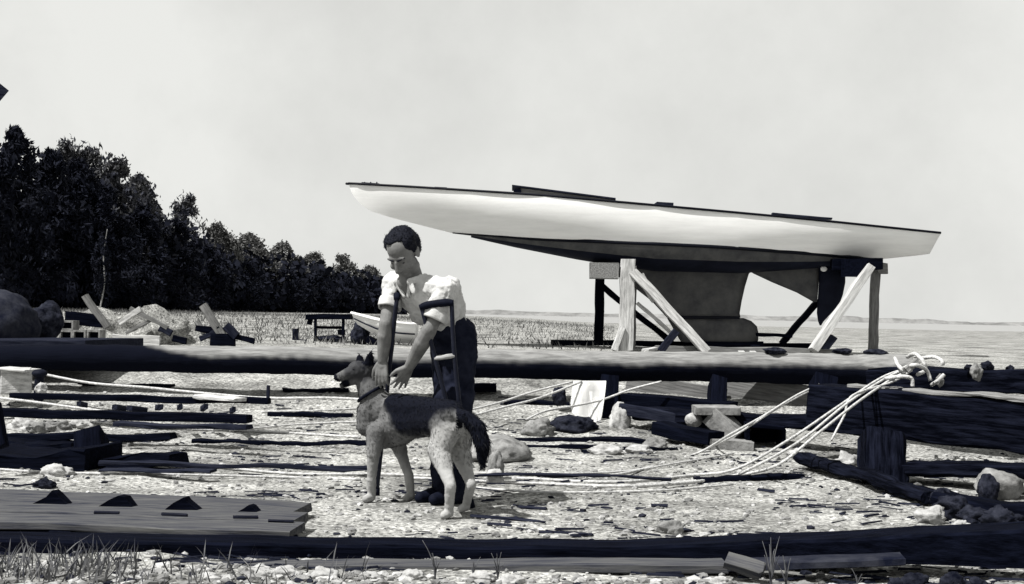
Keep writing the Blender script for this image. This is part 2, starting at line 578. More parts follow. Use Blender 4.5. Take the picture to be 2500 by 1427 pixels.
T = [
    ("conifer_tree", 'conifer', 0, 40, 305, 54, 'leaf_dark', "tallest dark conifer at the left edge of the photo", 1.15),
    ("conifer_tree", 'conifer', 1, -60, 330, 52, 'leaf_dark', "dark conifer cut off by the left edge of the photo", 1.2),
    ("conifer_tree", 'conifer', 1, 125, 360, 58, 'leaf_dark', "dark pointed conifer just right of the tallest one", 1.25),
    ("feathery_tree", 'feather', 0, 165, 335, 66, 'leaf_mid', "wispy grey tree top rising between two dark conifers", 1.0),
    ("feathery_tree", 'feather', 1, 215, 345, 68, 'leaf_mid', "pair-topped wispy tree above the dark conifers", 1.0),
    ("conifer_tree", 'conifer', 0, 195, 385, 60, 'leaf_dark', "dark conifer in front of the pair-topped wispy tree", 1.3),
    ("broadleaf_tree", 'broad', 0, 285, 385, 66, 'leaf_mid', "grey rounded tree with a lacy crown above the birch trunk", .8),
    ("conifer_tree", 'conifer', 1, 262, 450, 60, 'leaf_dark', "dark bushy conifer directly behind the pale birch stem", 1.4),
    ("broadleaf_tree", 'broad', 1, 340, 430, 72, 'leaf_mid', "lacy tree with sky showing at its right shoulder", .75),
    ("conifer_tree", 'conifer', 0, 345, 500, 64, 'leaf_dark', "low dark conifer above the gap in the debris", 1.6),
    ("feathery_tree", 'feather', 0, 455, 470, 86, 'leaf_mid', "lone thin tree standing above the dip in the treeline", 1.25),
    ("conifer_tree", 'conifer', 1, 430, 535, 72, 'leaf_dark', "dark conifer at the foot of the lone thin tree", 1.6),
    ("broadleaf_tree", 'broad', 0, 530, 545, 92, 'leaf_far', "rounded grey tree right of the lone thin tree", .95),
    ("broadleaf_tree", 'broad', 1, 500, 600, 80, 'leaf_dark', "dark rounded tree low behind the leaning planks", 1.15),
    ("broadleaf_tree", 'broad', 1, 610, 572, 104, 'leaf_far', "broad grey tree in the middle of the sloping treeline", 1.15),
    ("broadleaf_tree", 'broad', 0, 600, 640, 92, 'leaf_dark', "dark rounded tree below the broad grey one", 1.2),
    ("broadleaf_tree", 'broad', 0, 690, 592, 118, 'leaf_far', "grey tree above the trestle bench", 1.15),
    ("broadleaf_tree", 'broad', 1, 700, 660, 105, 'leaf_dark', "dark bushy tree left of the trestle bench", 1.25),
    ("broadleaf_tree", 'broad', 1, 765, 618, 132, 'leaf_far', "grey tree directly behind the trestle bench", 1.2),
    ("broadleaf_tree", 'broad', 0, 780, 675, 120, 'leaf_dark', "small dark tree behind the trestle bench", 1.1),
    ("broadleaf_tree", 'broad', 0, 835, 622, 148, 'leaf_far', "grey tree left of the man's shoulder", 1.1),
    ("broadleaf_tree", 'broad', 1, 850, 680, 135, 'leaf_dark', "small dark tree beside the man's sleeve", 1.1),
    ("broadleaf_tree", 'broad', 1, 905, 650, 165, 'leaf_far', "last grey tree of the row, by the man's arm", 1.1),
    ("conifer_tree", 'conifer', 0, -150, 300, 48, 'leaf_dark', "dark conifer hanging in at the far left edge", 1.3),
]
for nm, k, v, px, yt, d, m, lab, w in T: tree(nm, k, v, px, yt, d, m, lab, w)

def birch():
    d = 53.0
    b = P(243, 760, d); top = P(262, 560, d); b.z = hgt(b.x, b.y)
    t = thing("birch_tree", b, "slender pale birch stem in front of the dark conifers", "tree")
    tube("trunk", [b, lerp(b, top, .35) + Vector((.08, 0, 0)), lerp(b, top, .7) - Vector((.05, 0, 0)), top], [.035, .03, .025, .012], M['birch'], t, 6)
    cm = crown_mesh("crown", 3.2, .35, 700, 'feather', 21, .10, .25)
    place("crown", cm, M['leaf_dark'], Matrix.Translation(b), t)
birch()

def brush():
    rnd = random.Random(5)
    verts, faces = [], []
    def leaf(p, l):
        u = Vector((rnd.gauss(0, 1), rnd.gauss(0, 1), rnd.gauss(0, 1))).normalized(); v = u.orthogonal()
        v = Quaternion(u, rnd.random() * 6.28) @ v
        k = len(verts)
        verts.extend([p - u*l, p + v*l*.6, p + u*l, p - v*l*.6]); faces.append((k, k+1, k+2, k+3))
    for i in range(420):
        t = i / 420
        px = lerp(-300, 960, t) + rnd.uniform(-20, 20)
        d = interp([(-300, 52), (100, 58), (350, 66), (500, 84), (700, 112), (900, 150), (960, 170)], px) + rnd.uniform(0, 10)
        q = P(px, 770, d); q.z = hgt(q.x, q.y)
        yt = interp([(-300, 250), (40, 345), (130, 400), (240, 440), (350, 490), (430, 535), (520, 580), (640, 608), (760, 640), (860, 655), (940, 680)], px)
        H = max(1.0, (P(px, yt, d).z - q.z) * rnd.uniform(.45, 1.0))
        W = rnd.uniform(.8, 1.7) * d / 80 + .3
        for _ in range(190):
            dv = Vector((rnd.gauss(0, 1), rnd.gauss(0, 1), rnd.gauss(0, 1))).normalized() * rnd.random() ** .4
            leaf(q + Vector((dv.x * W, dv.y * W, H * .5 + dv.z * H * .55)), rnd.uniform(.12, .28) * (.5 + d / 130))
    me = bpy.data.meshes.new("underbrush"); me.from_pydata(verts, [], faces)
    finish(place("underbrush", me, M['leaf_dark'], Matrix.Identity(4)), "dense dark underbrush along the foot of the trees", "brush", kind="stuff")
    # pale dune grass on the bank
    verts, faces = [], []
    for _ in range(16000):
        px = rnd.uniform(-200, 1500); d = rnd.uniform(24, 60)
        if px > 1000 and rnd.random() < .5: continue
        q = P(px, 780, d); q.z = hgt(q.x, q.y)
        l = rnd.uniform(.04, .16); a = rnd.random() * 6.28
        s = Vector((math.cos(a), math.sin(a), 0)) * .012
        k = len(verts)
        verts.extend([q - s, q + s, q + Vector((rnd.gauss(0, .06), rnd.gauss(0, .06), l))]); faces.append((k, k+1, k+2))
    me = bpy.data.meshes.new("dune_grass"); me.from_pydata(verts, [], faces)
    finish(place("dune_grass", me, M['dune'], Matrix.Identity(4)), "dry dune grass on the bank below the trees", "grass", kind="stuff")
brush()

# ------------------------------------------------------------------ the sloop
BD = 25.0
def build_boat():
    org = P(1750, 838, BD)
    t = thing("sailing_sloop", org, "long white sloop hull with dark bottom and fin keel, propped up ashore on a cradle", "sailboat")
    sheer = [(851, 448), (1000, 459), (1132, 470), (1288, 483), (1597, 511), (2000, 545), (2297, 572)]
    prof = [(851, 449), (856, 466), (865, 482), (882, 501), (905, 516), (960, 533), (1105, 570), (1250, 603), (1440, 640), (1600, 664), (1800, 668), (1950, 660), (2060, 648), (2145, 634), (2200, 629), (2268, 622), (2280, 602), (2297, 574)]
    wl_ = [(1105, 569.5), (1300, 587), (1500, 597), (1740, 608), (1960, 622), (2145, 633.5)]
    bs = [(851, .012), (870, .07), (900, .10), (1000, .26), (1150, .52), (1350, .84), (1600, .95), (1850, .88), (2050, .72), (2200, .55), (2297, .42)]
    bwl = [(1105, .02), (1180, .2), (1250, .36), (1440, .68), (1600, .84), (1800, .82), (1960, .6), (2080, .36), (2145, .14)]
    X = [851, 854, 858, 864, 872, 882, 894, 908, 930, 960, 1000, 1050, 1105, 1150, 1200, 1260, 1330, 1410, 1500, 1600, 1700, 1800, 1900, 1980, 2050, 2110, 2145, 2180, 2225, 2268]
    N1, N2 = 9, 8
    def sec(x):
        zs, zk = interp(sheer, x), interp(prof, x)
        b = interp(bs, x)
        if x <= 1105 or x >= 2145:
            zw = zk; bw = .012 if x <= 1105 else lerp(.14, .30, (x - 2145) / 123)
        else:
            zw = interp(wl_, x); bw = interp(bwl, x)
        top, bot = [], []
        for i in range(N1 + 1):
            s = i / N1
            bulge = .012 * math.sin(math.pi * s) * b
            top.append((x, lerp(zs, zw, s), lerp(b, bw, s ** lerp(1.25, 2.1, sst(851, 1250, x))) + bulge))
        if x > 1105 and x < 2145:
            for i in range(N2 + 1):
                a = math.pi / 2 * i / N2
                bot.append((x, lerp(zw, max(zk, zw + 1), math.sin(a)), max(.0, bw * math.cos(a) ** .8)))
        return top, bot
    tops, bots = [], []
    for x in X:
        a, c = sec(x); tops.append(a)
        if c: bots.append(c)
    # transom end: rakes aft from (2268,622) up to (2297,572)
    last = []
    for i in range(N1 + 1):
        s = i / N1
        last.append((lerp(2297, 2269, s), lerp(572, 622, s), lerp(.42, .28, s ** 2.1) + .01))
    tops[-1] = last
    def w(p, sgn):
        q = P(p[0] - (p[0] - 1250) * p[2] / BD * .95, p[1], BD); return q + Vector((0, -sgn * p[2], 0))
    def skin(rows, sides=(1, -1), close_ends=False):
        bm = bmesh.new()
        for sg in sides:
            vr = [[bm.verts.new(w(p, sg)) for p in r] for r in rows]
            for a, c in zip(vr, vr[1:]):
                for k in range(len(a) - 1): bm.faces.new((a[k], a[k+1], c[k+1], c[k]))
        return bm
    bm = skin(tops)
    # transom + bottom closing of the counter
    def strip(pts):
        vs = [(bm.verts.new(w(p, 1)), bm.verts.new(w(p, -1))) for p in pts]
        for a, c in zip(vs, vs[1:]): bm.faces.new((a[0], a[1], c[1], c[0]))
    strip(last)
    strip([r[-1] for x, r in zip(X, tops) if x >= 2145])
    bmesh.ops.remove_doubles(bm, verts=bm.verts, dist=.0005)
    obj_world("topsides", bm, M['white_paint'], t, org)
    bm = skin([b_[:4] for b_ in bots])  # paler band: ground light on the bilge put into the colour
    bmesh.ops.remove_doubles(bm, verts=bm.verts, dist=.0005)
    obj_world("bilge_light_band", bm, M['ballast'], t, org)
    bm = skin([b_[3:] for b_ in bots])  # blackened below: shade near the keel root put into the colour
    bmesh.ops.remove_doubles(bm, verts=bm.verts, dist=.0005)
    ob = obj_world("bottom", bm, M['bottom_paint'], t, org)
    # boot stripe
    bm = bmesh.new()
    for sg in (1, -1):
        vr = []
        for x in [1105 + (2145 - 1105) * i / 40 for i in range(41)]:
            z = interp(wl_, x); b = interp(bwl, x) + .012
            hh = 1.0 + 3.2 * min(1, (x - 1105) / 250)
            vr.append((bm.verts.new(w((x, z - hh * .9, b), sg)), bm.verts.new(w((x, z + hh, b + .004), sg)), bm.verts.new(w((x, z + hh, b - .03), sg)), bm.verts.new(w((x, z - hh * .9, b - .03), sg))))
        for a, c in zip(vr, vr[1:]):
            for k in range(4): bm.faces.new((a[k], a[(k+1) % 4], c[(k+1) % 4], c[k]))
    obj_world("boot_stripe", bm, M['black_paint'], t, org)
    # rub rails
    for sg in (1, -1):
        pts = [w((x, interp(sheer, x) + .5, interp(bs, x) + .012), sg) for x in [851, 880, 930, 1000, 1132, 1288, 1450, 1597, 1800, 2000, 2150, 2296]]
        tube("rub_rail", pts, .021, M['black_paint'], t, 8)
    # deck with camber
    bm = bmesh.new(); vr = []
    for x in X[:-1] + [2296]:
        b = interp(bs, x); z = interp(sheer, x)
        vr.append([bm.verts.new(w((x, z - 8 * b * (1 - (k / 4) ** 2), b * k / 4), 1)) for k in range(4, -5, -1)])
    for a, c in zip(vr, vr[1:]):
        for k in range(len(a) - 1): bm.faces.new((a[k], a[k+1], c[k+1], c[k]))
    obj_world("deck", bm, M['grey_deck'], t, org)
    # plank laid along the cabin roof, roof itself, small deck gear
    c0, c1 = P(1262, 462, BD - .25), P(1500, 489, BD - .25)
    def trunk(name, xa, xb, ha, hb, half, mm_, sink=4):
        bm = bmesh.new(); n = 8; rows = []
        for i in range(n + 1):
            x = lerp(xa, xb, i / n); z = interp(sheer, x); h = lerp(ha, hb, i / n)
            rows.append([bm.verts.new(w((x, z + sink, half), 1)), bm.verts.new(w((x, z - h, half * .93), 1)), bm.verts.new(w((x, z - h - 3, 0), 1)), bm.verts.new(w((x, z - h, half * .93), -1)), bm.verts.new(w((x, z + sink, half), -1))])
        for a, c in zip(rows, rows[1:]):
            for k in range(4): bm.faces.new((a[k], a[k+1], c[k+1], c[k]))
        bm.faces.new(rows[0]); bm.faces.new(rows[-1])
        return obj_world(name, bm, mm_, t, org, smooth=False)
    trunk("cabin_trunk", 1272, 1500, 17, 9, .42, M['mid_wood'])
    ro = trunk("cabin_roof", 1252, 1502, 21.5, 12, .47, M['dark_wood'], sink=-18)
    bpy.data.objects.remove(ro)
    bm = bmesh.new(); rows = []
    for i in range(9):
        x = lerp(1250, 1503, i / 8); z = interp(sheer, x) - lerp(19, 10, i / 8)
        rows.append([bm.verts.new(w((x, z + a, b), 1)) for a, b in ((0, .47), (-3.5, .47), (-6.5, 0), (-3.5, -.47), (0, -.47))])
    for a, c in zip(rows, rows[1:]):
        for k in range(5): bm.faces.new((a[k], a[(k+1) % 5], c[(k+1) % 5], c[k]))
    bm.faces.new(rows[0]); bm.faces.new(rows[-1])
    obj_world("cabin_roof", bm, M['dark_wood'], t, org, smooth=False)
    beam("hatch_coaming", P(1254, 468, BD - .46), P(1272, 470, BD - .46), .04, .085, M['black_wood'], t, seg=1)
    beam("cockpit_coaming", P(1550, 500, BD - .3), P(1645, 509, BD - .3), .04, .06, M['mid_wood'], t, seg=4)
    beam("deck_plank", P(1885, 522, BD - .3), P(2030, 535, BD - .3), .12, .035, M['dark_wood'], t, seg=5)
    beam("hatch", P(1600, 500, BD), P(1640, 503, BD), .5, .07, M['dark_wood'], t, seg=2)
    # bow fittings
    bm = bmesh.new()
    capsule(bm, P(884, 447, BD), .014, P(925, 449.5, BD), .01)
    for x in (890, 905, 920): capsule(bm, P(x, 446, BD), .012, P(x, 453, BD), .012, 8)
    obj_world("bow_chock", bm, M['iron'], t)
    bm = bmesh.new()
    capsule(bm, P(1062, 458, BD), .012, P(1090, 459.5, BD), .012)
    for x in (1070, 1082): capsule(bm, P(x, 459, BD), .012, P(x, 466, BD), .012, 8)
    obj_world("deck_cleat", bm, M['iron'], t)
    bm = bmesh.new()
    capsule(bm, P(846, 449, BD), .022, P(862, 450, BD), .02)
    obj_world("stem_cap", bm, M['black_paint'], t)
    # foils
    def foil(name, rows, th, mm_, parent=t):
        bm = bmesh.new(); vr = []
        n = 12
        for (py, xa, xb, k) in rows:
            ring = []
            for i in range(n + 1):
                s = i / n; tt = th * k * 2.6 * (math.sqrt(s + .001) * (1 - s) ** .85) / 1.15
                ring.append(bm.verts.new(P(lerp(xa, xb, s), py, BD) + Vector((0, -tt, 0))))
            for i in range(n - 1, 0, -1):
                s = i / n; tt = th * k * 2.6 * (math.sqrt(s + .001) * (1 - s) ** .85) / 1.15
                ring.append(bm.verts.new(P(lerp(xa, xb, s), py, BD) + Vector((0, tt, 0))))
            vr.append(ring)
        for a, c in zip(vr, vr[1:]):
            for k in range(len(a)): bm.faces.new((a[k], a[(k+1) % len(a)], c[(k+1) % len(a)], c[k]))
        bm.faces.new(vr[0]); bm.faces.new(vr[-1])
        return obj_world(name, bm, mm_, parent, org)
    foil("keel", [(644, 1450, 1842, 1.5), (655, 1470, 1840, 1.2), (670, 1500, 1828, 1), (700, 1545, 1819, .95), (735, 1590, 1811, .9), (765, 1618, 1806, .9), (776, 1628, 1808, .9)], .11, M['ballast'])
    foil("ballast_shoe", [(777, 1628, 1815, 1), (784, 1632, 1834, 1.1), (797, 1640, 1848, 1.2), (815, 1650, 1852, 1.25), (832, 1660, 1851, 1.2), (836, 1666, 1848, 1.0)], .12, M['ballast'])
    beam("keel_seam", P(1630, 776, BD - .16), P(1806, 776, BD - .16), .02, .05, M['black_paint'], t, seg=2)
    foil("skeg", [(640, 1800, 2000, 1.4), (655, 1822, 2000, 1), (668, 1838, 2000, .9), (690, 1885, 1999, .8), (715, 1945, 1997, .7), (738, 1986, 1995, .6)], .09, M['ballast'])
    foil("rudder", [(636, 1999, 2062, 1), (660, 1999, 2064, 1), (690, 1999, 2064, 1), (720, 1997, 2058, 1), (742, 1995, 2050, .9), (765, 1994, 2030, .7), (785, 1997, 2011, .5), (795, 2001, 2005, .4)], .05, M['bottom_paint'])
    # white spot added for light through a hole at the rudder head
    bm = bmesh.new(); c = P(2011, 657, BD - .17)
    ellip(bm, c, (.06, .03, .05))
    obj_world("rudder_light_spot", bm, M['white_paint'], t)
build_boat()

def build_cradle():
    org = P(1800, 845, BD); org.z = hgt(org.x, org.y)
    t = thing("boat_cradle", org, "timber cradle of posts and diagonal braces holding up the white sloop", "cradle")
    def B(nm, a, c, w_, h_, m, up=Vector((0, 1, 0))): return beam(nm, P(*a), P(*c), w_, h_, M[m], t, up=up, seg=8, jit=.011)
    N, F_ = BD - .95, BD + .95
    B("crossbeam", (1475, 661, N - .1), (1475, 661, F_ + .1), .50, .27, 'grey_wood', Vector((0, 0, 1)))
    B("post", (1465, 680, F_), (1461, 842, F_), .17, .15, 'black_wood')  # black: the hull's shadow on the far post put into the colour
    B("post", (1533, 634, N), (1527, 856, N), .24, .2, 'pale_wood')
    B("post", (1547, 650, N + .3), (1543, 850, N + .3), .1, .14, 'mid_wood')  # grey strip added as the white post's shaded right side
    B("brace", (1545, 664, N - .05), (1726, 860, N - .25), .15, .24, 'pale_wood')
    B("brace", (1562, 672, N + .12), (1600, 735, N + .1), .13, .16, 'pale_wood')
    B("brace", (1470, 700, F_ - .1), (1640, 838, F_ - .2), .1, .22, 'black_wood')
    B("brace", (1556, 740, N + .2), (1640, 815, N + .15), .06, .13, 'pale_wood')
    B("foot_brace", (1519, 800, N - .1), (1498, 856, N - .15), .1, .12, 'pale_wood')
    # aft frame
    B("crossbeam", (2085, 655, N + .1), (2085, 655, F_), .44, .3, 'black_wood', Vector((0, 0, 1)))  # black: shade under the hull put into the colour
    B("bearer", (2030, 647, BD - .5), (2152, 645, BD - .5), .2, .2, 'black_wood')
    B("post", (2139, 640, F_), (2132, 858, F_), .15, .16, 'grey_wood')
    B("cap_block", (2140, 655, F_ - .2), (2164, 656, F_ - .2), .2, .22, 'grey_wood')
    B("brace", (2125, 650, N + .05), (1986, 856, N - .2), .14, .21, 'pale_wood')
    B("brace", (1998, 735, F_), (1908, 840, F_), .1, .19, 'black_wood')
    B("brace_shade_piece", (2036, 822, BD), (2012, 856, BD), .12, .2, 'dark_wood')  # dark piece added as the shaded underside of the aft brace
    # base rails
    B("base_rail", (1345, 836, F_), (2010, 846, F_), .18, .10, 'black_wood', Vector((0, 0, 1)))
    B("base_rail", (1600, 851, N), (2070, 860, N), .16, .10, 'mid_wood', Vector((0, 0, 1)))
    B("tie_bar", (1845, 818, BD), (1935, 820, BD), .06, .05, 'black_wood')
    B("keel_block", (1700, 842, BD), (1860, 843, BD), .35, .11, 'black_wood', Vector((0, 0, 1)))
    B("keel_block", (1836, 852, BD - .6), (1852, 852, BD - .6), .3, .12, 'black_wood', Vector((0, 0, 1)))
build_cradle()

def cradle_scraps():
    # dark prop with hooked head lying against the forward brace
    p0, p1 = G(1612, 868, .05), P(1655, 808, 22.6)
    o = beam("prop_pole", P(1612, 858, 23.0), P(1652, 808, 23.0), .1, .12, M['dark_wood'], seg=5)
    finish(o, "short dark prop leaning beside the forward cradle brace", "prop")
    spec = [((1575, 862), (1620, 855), .12, .05, 'pale_wood', "pale offcut lying at the foot of the white cradle post"),
            ((1700, 852), (1790, 852), .2, .05, 'pale_wood', "pale flat board lying under the keel of the sloop"),
            ((1800, 856), (1815, 872), .1, .04, 'pale_wood', "pale splintered offcut under the keel, left of two"),
            ((1825, 858), (1845, 872), .1, .04, 'pale_wood', "pale splintered offcut under the keel, right of two")]
    for a, c, w_, h_, m, lab in spec:
        o = beam("offcut", G(*a, .04), G(*c, .04), w_, h_, M[m], seg=3)
        finish(o, lab, "board", "pale offcuts under the boat")
cradle_scraps()

# ------------------------------------------------------------------ the long log and its posts
LOGD = 13.6
def build_log():
    c = [P(-420, 876, LOGD + .2), P(200, 874, LOGD), P(480, 878, LOGD), P(700, 880, LOGD - .03), P(980, 887, LOGD), P(1250, 889, LOGD - .02), P(1500, 895, LOGD), P(1750, 896, LOGD + .02), P(2000, 902, LOGD), P(2225, 905, LOGD - .1)]
    sp = spline(c, 40)
    bm = tube_bm(bmesh.new(), sp, [lerp(.125, .155, i / (len(sp) - 1)) for i in range(len(sp))], 40, .07)
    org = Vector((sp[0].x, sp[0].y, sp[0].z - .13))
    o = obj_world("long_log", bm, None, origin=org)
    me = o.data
    at = me.attributes.new("painted_shade", 'FLOAT', 'POINT')
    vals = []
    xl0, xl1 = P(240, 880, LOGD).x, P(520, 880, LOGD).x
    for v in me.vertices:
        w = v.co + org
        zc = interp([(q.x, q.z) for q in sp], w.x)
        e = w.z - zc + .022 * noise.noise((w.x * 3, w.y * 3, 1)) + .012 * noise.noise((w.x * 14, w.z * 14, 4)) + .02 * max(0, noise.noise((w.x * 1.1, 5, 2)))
        vals.append(1 - sst(-.03, .035, e - .032 - .2 * (1 - sst(xl0, xl1, w.x))))  # shade put into the colour: dark underside, fully dark near the slab
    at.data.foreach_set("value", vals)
    m = mat("bleached_log_painted_shade", .13, .27, 8, .95, .4, (0.5, 5, 5), spec=.05)
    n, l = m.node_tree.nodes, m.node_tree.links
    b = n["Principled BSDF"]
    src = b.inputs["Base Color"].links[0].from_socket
    an = n.new("ShaderNodeAttribute"); an.attribute_name = "painted_shade"
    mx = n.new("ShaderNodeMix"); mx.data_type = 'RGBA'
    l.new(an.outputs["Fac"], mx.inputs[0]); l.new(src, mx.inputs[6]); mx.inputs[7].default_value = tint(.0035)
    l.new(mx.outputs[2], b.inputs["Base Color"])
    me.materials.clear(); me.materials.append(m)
    finish(o, "long round log, bleached above, with shade painted black below and at its left, raised across the beach", "log")
build_log()

def log_posts():
    sp = [((1488, 928), (1483, 1056), .17, 'black_wood', "dark post leaning under the long log beside the white canvas"),
          ((1752, 934), (1748, 1000), .15, 'black_wood', "short dark post under the long log above the pale stepped block"),
          ((2010, 930), (2000, 1050), .22, 'black_wood', "thick dark post under the right end of the long log")]
    for a, c, w_, m, lab in sp:
        q = P(c[0], c[1], 13.2)
        d = 13.3
        top, bot = P(a[0], a[1], d), P(c[0], c[1], d - .35)
        gz = hgt(bot.x, bot.y)
        if bot.z > gz:
            bot = top + (bot - top) * ((top.z - gz + .05) / (top.z - bot.z))
        o = beam("log_post", top, bot, w_, w_, M[m], up=Vector((0, 1, 0)), seg=5)
        finish(o, lab, "post", "posts under the long log")
log_posts()

def stones_on_log():
    for i, (px, py, s, lab) in enumerate([(1890, 857, .07, "dark flat stone on the log below the keel blocks"),
                                          (2058, 858, .06, "dark stone on the log below the aft brace"),
                                          (2140, 863, .075, "dark stone on the log right of the grey cradle post"),
                                          (1432, 893, .06, "dark knot of driftwood stuck on the log face below the cradle")]):
        rock(P(px, py, LOGD - .03), (s * 1.5, s, s * .5), M['dark_stone'], lab, 40 + i, "dark stones lying on the log")
stones_on_log()

# ------------------------------------------------------------------ left side things
def left_tank():
    q = P(-12, 795, 15.4)
    rock(q, (.47, .5, .40), M['mass'], "huge dark rounded boulder with a paler top at the left edge", 33, name="boulder", cat="boulder", amp=.10)
    q = P(112, 785, 15.8)
    rock(q, (.19, .2, .22), M['dark_stone'], "smaller dark boulder right of the huge rounded one", 37, name="boulder", cat="boulder", amp=.2)
    # slab deck the tank stands on
    o = beam("deck_slab", P(-400, 838, 14.9), P(283, 843, 14.6), 1.6, .12, M['dark_wood'], seg=10)
    finish(o, "dark plank deck under the huge rounded boulder, its square end lying over the log", "deck")
    # tip of a roof eave cut by the left edge
    d3 = 17.0
    e = thing("shed_roof", Vector((P(-150, 400, d3).x, d3, hgt(-7, d3))), "grey eave tip of a shed poking in at the left edge", "shed")
    pk = [P(-260, 120, d3), P(-30, 180, d3), P(22, 222, d3), P(-5, 250, d3), P(-260, 330, d3)]
    bm = bmesh.new()
    a = [bm.verts.new(q) for q in pk]; b = [bm.verts.new(q + Vector((-.8, 1.6, -.02))) for q in pk]
    bm.faces.new(a); bm.faces.new(b[::-1])
    for k in range(5): bm.faces.new((a[k], a[(k+1) % 5], b[(k+1) % 5], b[k]))
    obj_world("eave", bm, M['dark_wood'], e, smooth=False)
    wl0 = P(-140, 250, d3 + .8); wb = Vector((wl0.x, wl0.y, hgt(wl0.x, wl0.y)))
    beam("wall_post", wl0, wb, .15, .15, M['dark_wood'], e, up=Vector((0, 1, 0)))
left_tank()

def debris():
    d = 21.5
    def Bm(nm, a, c, w_, h_, m, lab, cat="board", grp="broken planks in the debris heaps", up=Vector((0, 1, 0))):
        o = beam(nm, P(a[0], a[1], a[2] if len(a) > 2 else d), P(c[0], c[1], c[2] if len(c) > 2 else d), w_, h_, M[m], up=up, seg=5, jit=.012)
        return finish(o, lab, cat, grp)
    # crate of slats
    g = G(330, 832)
    t = thing("broken_crate", g, "broken open-slatted crate in the left debris heap", "crate", None)
    dd = g.y
    for y in (785, 803, 824): beam("slat", P(268, y, dd), P(382, y + 3, dd), .03, .09, M['mid_wood'], t, up=Vector((0, 1, 0)), seg=4, jit=.01)
    for x in (275, 325, 378): beam("corner_post", P(x, 765, dd + .05), P(x, 832, dd + .05), .05, .08, M['grey_wood'], t, up=Vector((0, 1, 0)), seg=4, jit=.01)
    for y in (790, 815): beam("slat", P(275, y, dd + .5), P(378, y + 3, dd + .5), .03, .08, M['dark_wood'], t, up=Vector((0, 1, 0)), seg=4, jit=.01)
    # concrete blocks
    for i, (x, y, lab) in enumerate([(168, 818, "hollow pale block nearest the dark rounded boulder"), (200, 818, "hollow pale block at the middle of the low row"), (235, 818, "hollow pale block right of the low row"), (170, 795, "hollow pale block on top of the low row")]):
        t = P(x, y, d - .3)
        b = thing("hollow_block", t - Vector((0, 0, .06)), lab, "block", "hollow blocks in the debris heap")
        bm = bmesh.new()
        for a, c in (((-.1, -.075), (.1, -.045)), ((-.1, .045), (.1, .075)), ((-.1, -.045), (-.075, .045)), ((.075, -.045), (.1, .045))):
            bmesh.ops.create_cube(bm, size=1, matrix=Matrix.Translation(t + Vector(((a[0]+c[0])/2, 0, (a[1]+c[1])/2))) @ Matrix.Diagonal((c[0]-a[0], .3, c[1]-a[1], 1)))
        obj_world("shell", bm, M['stone'], b, smooth=False)
        bm = bmesh.new()
        bmesh.ops.create_cube(bm, size=1, matrix=Matrix.Translation(t) @ Matrix.Diagonal((.15, .12, .09, 1)))
        obj_world("hollow_shade_core", bm, M['black_wood'], b, smooth=False)  # solid black core stands in for shade inside the hollow
    Bm("leaning_pole", (208, 722), (262, 800), .1, .1, 'mid_wood', "pale pole sticking up out of the left debris heap")
    Bm("plank", (160, 775), (250, 784), .2, .1, 'black_wood', "dark plank lying flat behind the hollow blocks")
    Bm("plank", (185, 803), (205, 782), .06, .1, 'pale_wood', "short pale plank on the hollow blocks")
    Bm("plank", (292, 790), (345, 755), .08, .1, 'pale_wood', "grey plank leaning over the broken crate")
    Bm("plank", (305, 812), (372, 778), .05, .09, 'grey_wood', "grey plank slanting inside the broken crate")
    Bm("plank", (318, 755), (410, 800), .06, .1, 'mid_wood', "pale plank sloping down the right of the crate")
    Bm("plank", (275, 836), (390, 840), .25, .06, 'pale_wood', "pale board flat on the sand before the crate")
    Bm("plank", (390, 800), (418, 815), .1, .08, 'dark_wood', "dark chunk of wood right of the crate")
    Bm("driftwood_piece", (422, 826), (455, 833), .1, .08, 'black_wood', "dark stick lying alone between the two debris heaps", "driftwood")
    Bm("plank", (495, 745), (548, 828), .12, .09, 'mid_wood', "long grey plank leaning in the right debris heap")
    Bm("plank", (500, 760), (535, 800), .06, .09, 'black_wood', "black plank under the long leaning one")
    Bm("plank", (478, 800), (540, 806), .1, .09, 'black_wood', "dark plank flat across the right debris heap")
    Bm("plank", (488, 828), (540, 806), .08, .07, 'dark_wood', "dark plank slanting up under the leaning one")
    Bm("plank", (480, 785), (500, 815), .08, .08, 'grey_wood', "short grey plank at the left of the right heap")
    Bm("plank", (515, 830), (575, 833), .2, .09, 'black_wood', "black board on the sand at the foot of the right heap")
    Bm("plank", (552, 795), (578, 822), .12, .16, 'dark_wood', "dark block tilted at the right of the heap")
    Bm("plank", (570, 822), (622, 834), .08, .05, 'black_wood', "thin dark lath trailing off the right heap")
    # mound of brush/earth behind
    for i, (x, y, w_, h_, lab) in enumerate([(210, 800, 1.0, .42, "low pale mound of earth behind the hollow blocks"), (340, 805, 1.2, .45, "low pale mound of earth behind the broken crate")]):
        p = P(x, y, d + 1.2); p.z = hgt(p.x, p.y)
        finish(obj_world("earth_mound", rock_bm(p, (w_, .7, h_), 71 + i, 4, .5), M['sand']), lab, "mound", "earth mounds")
debris()

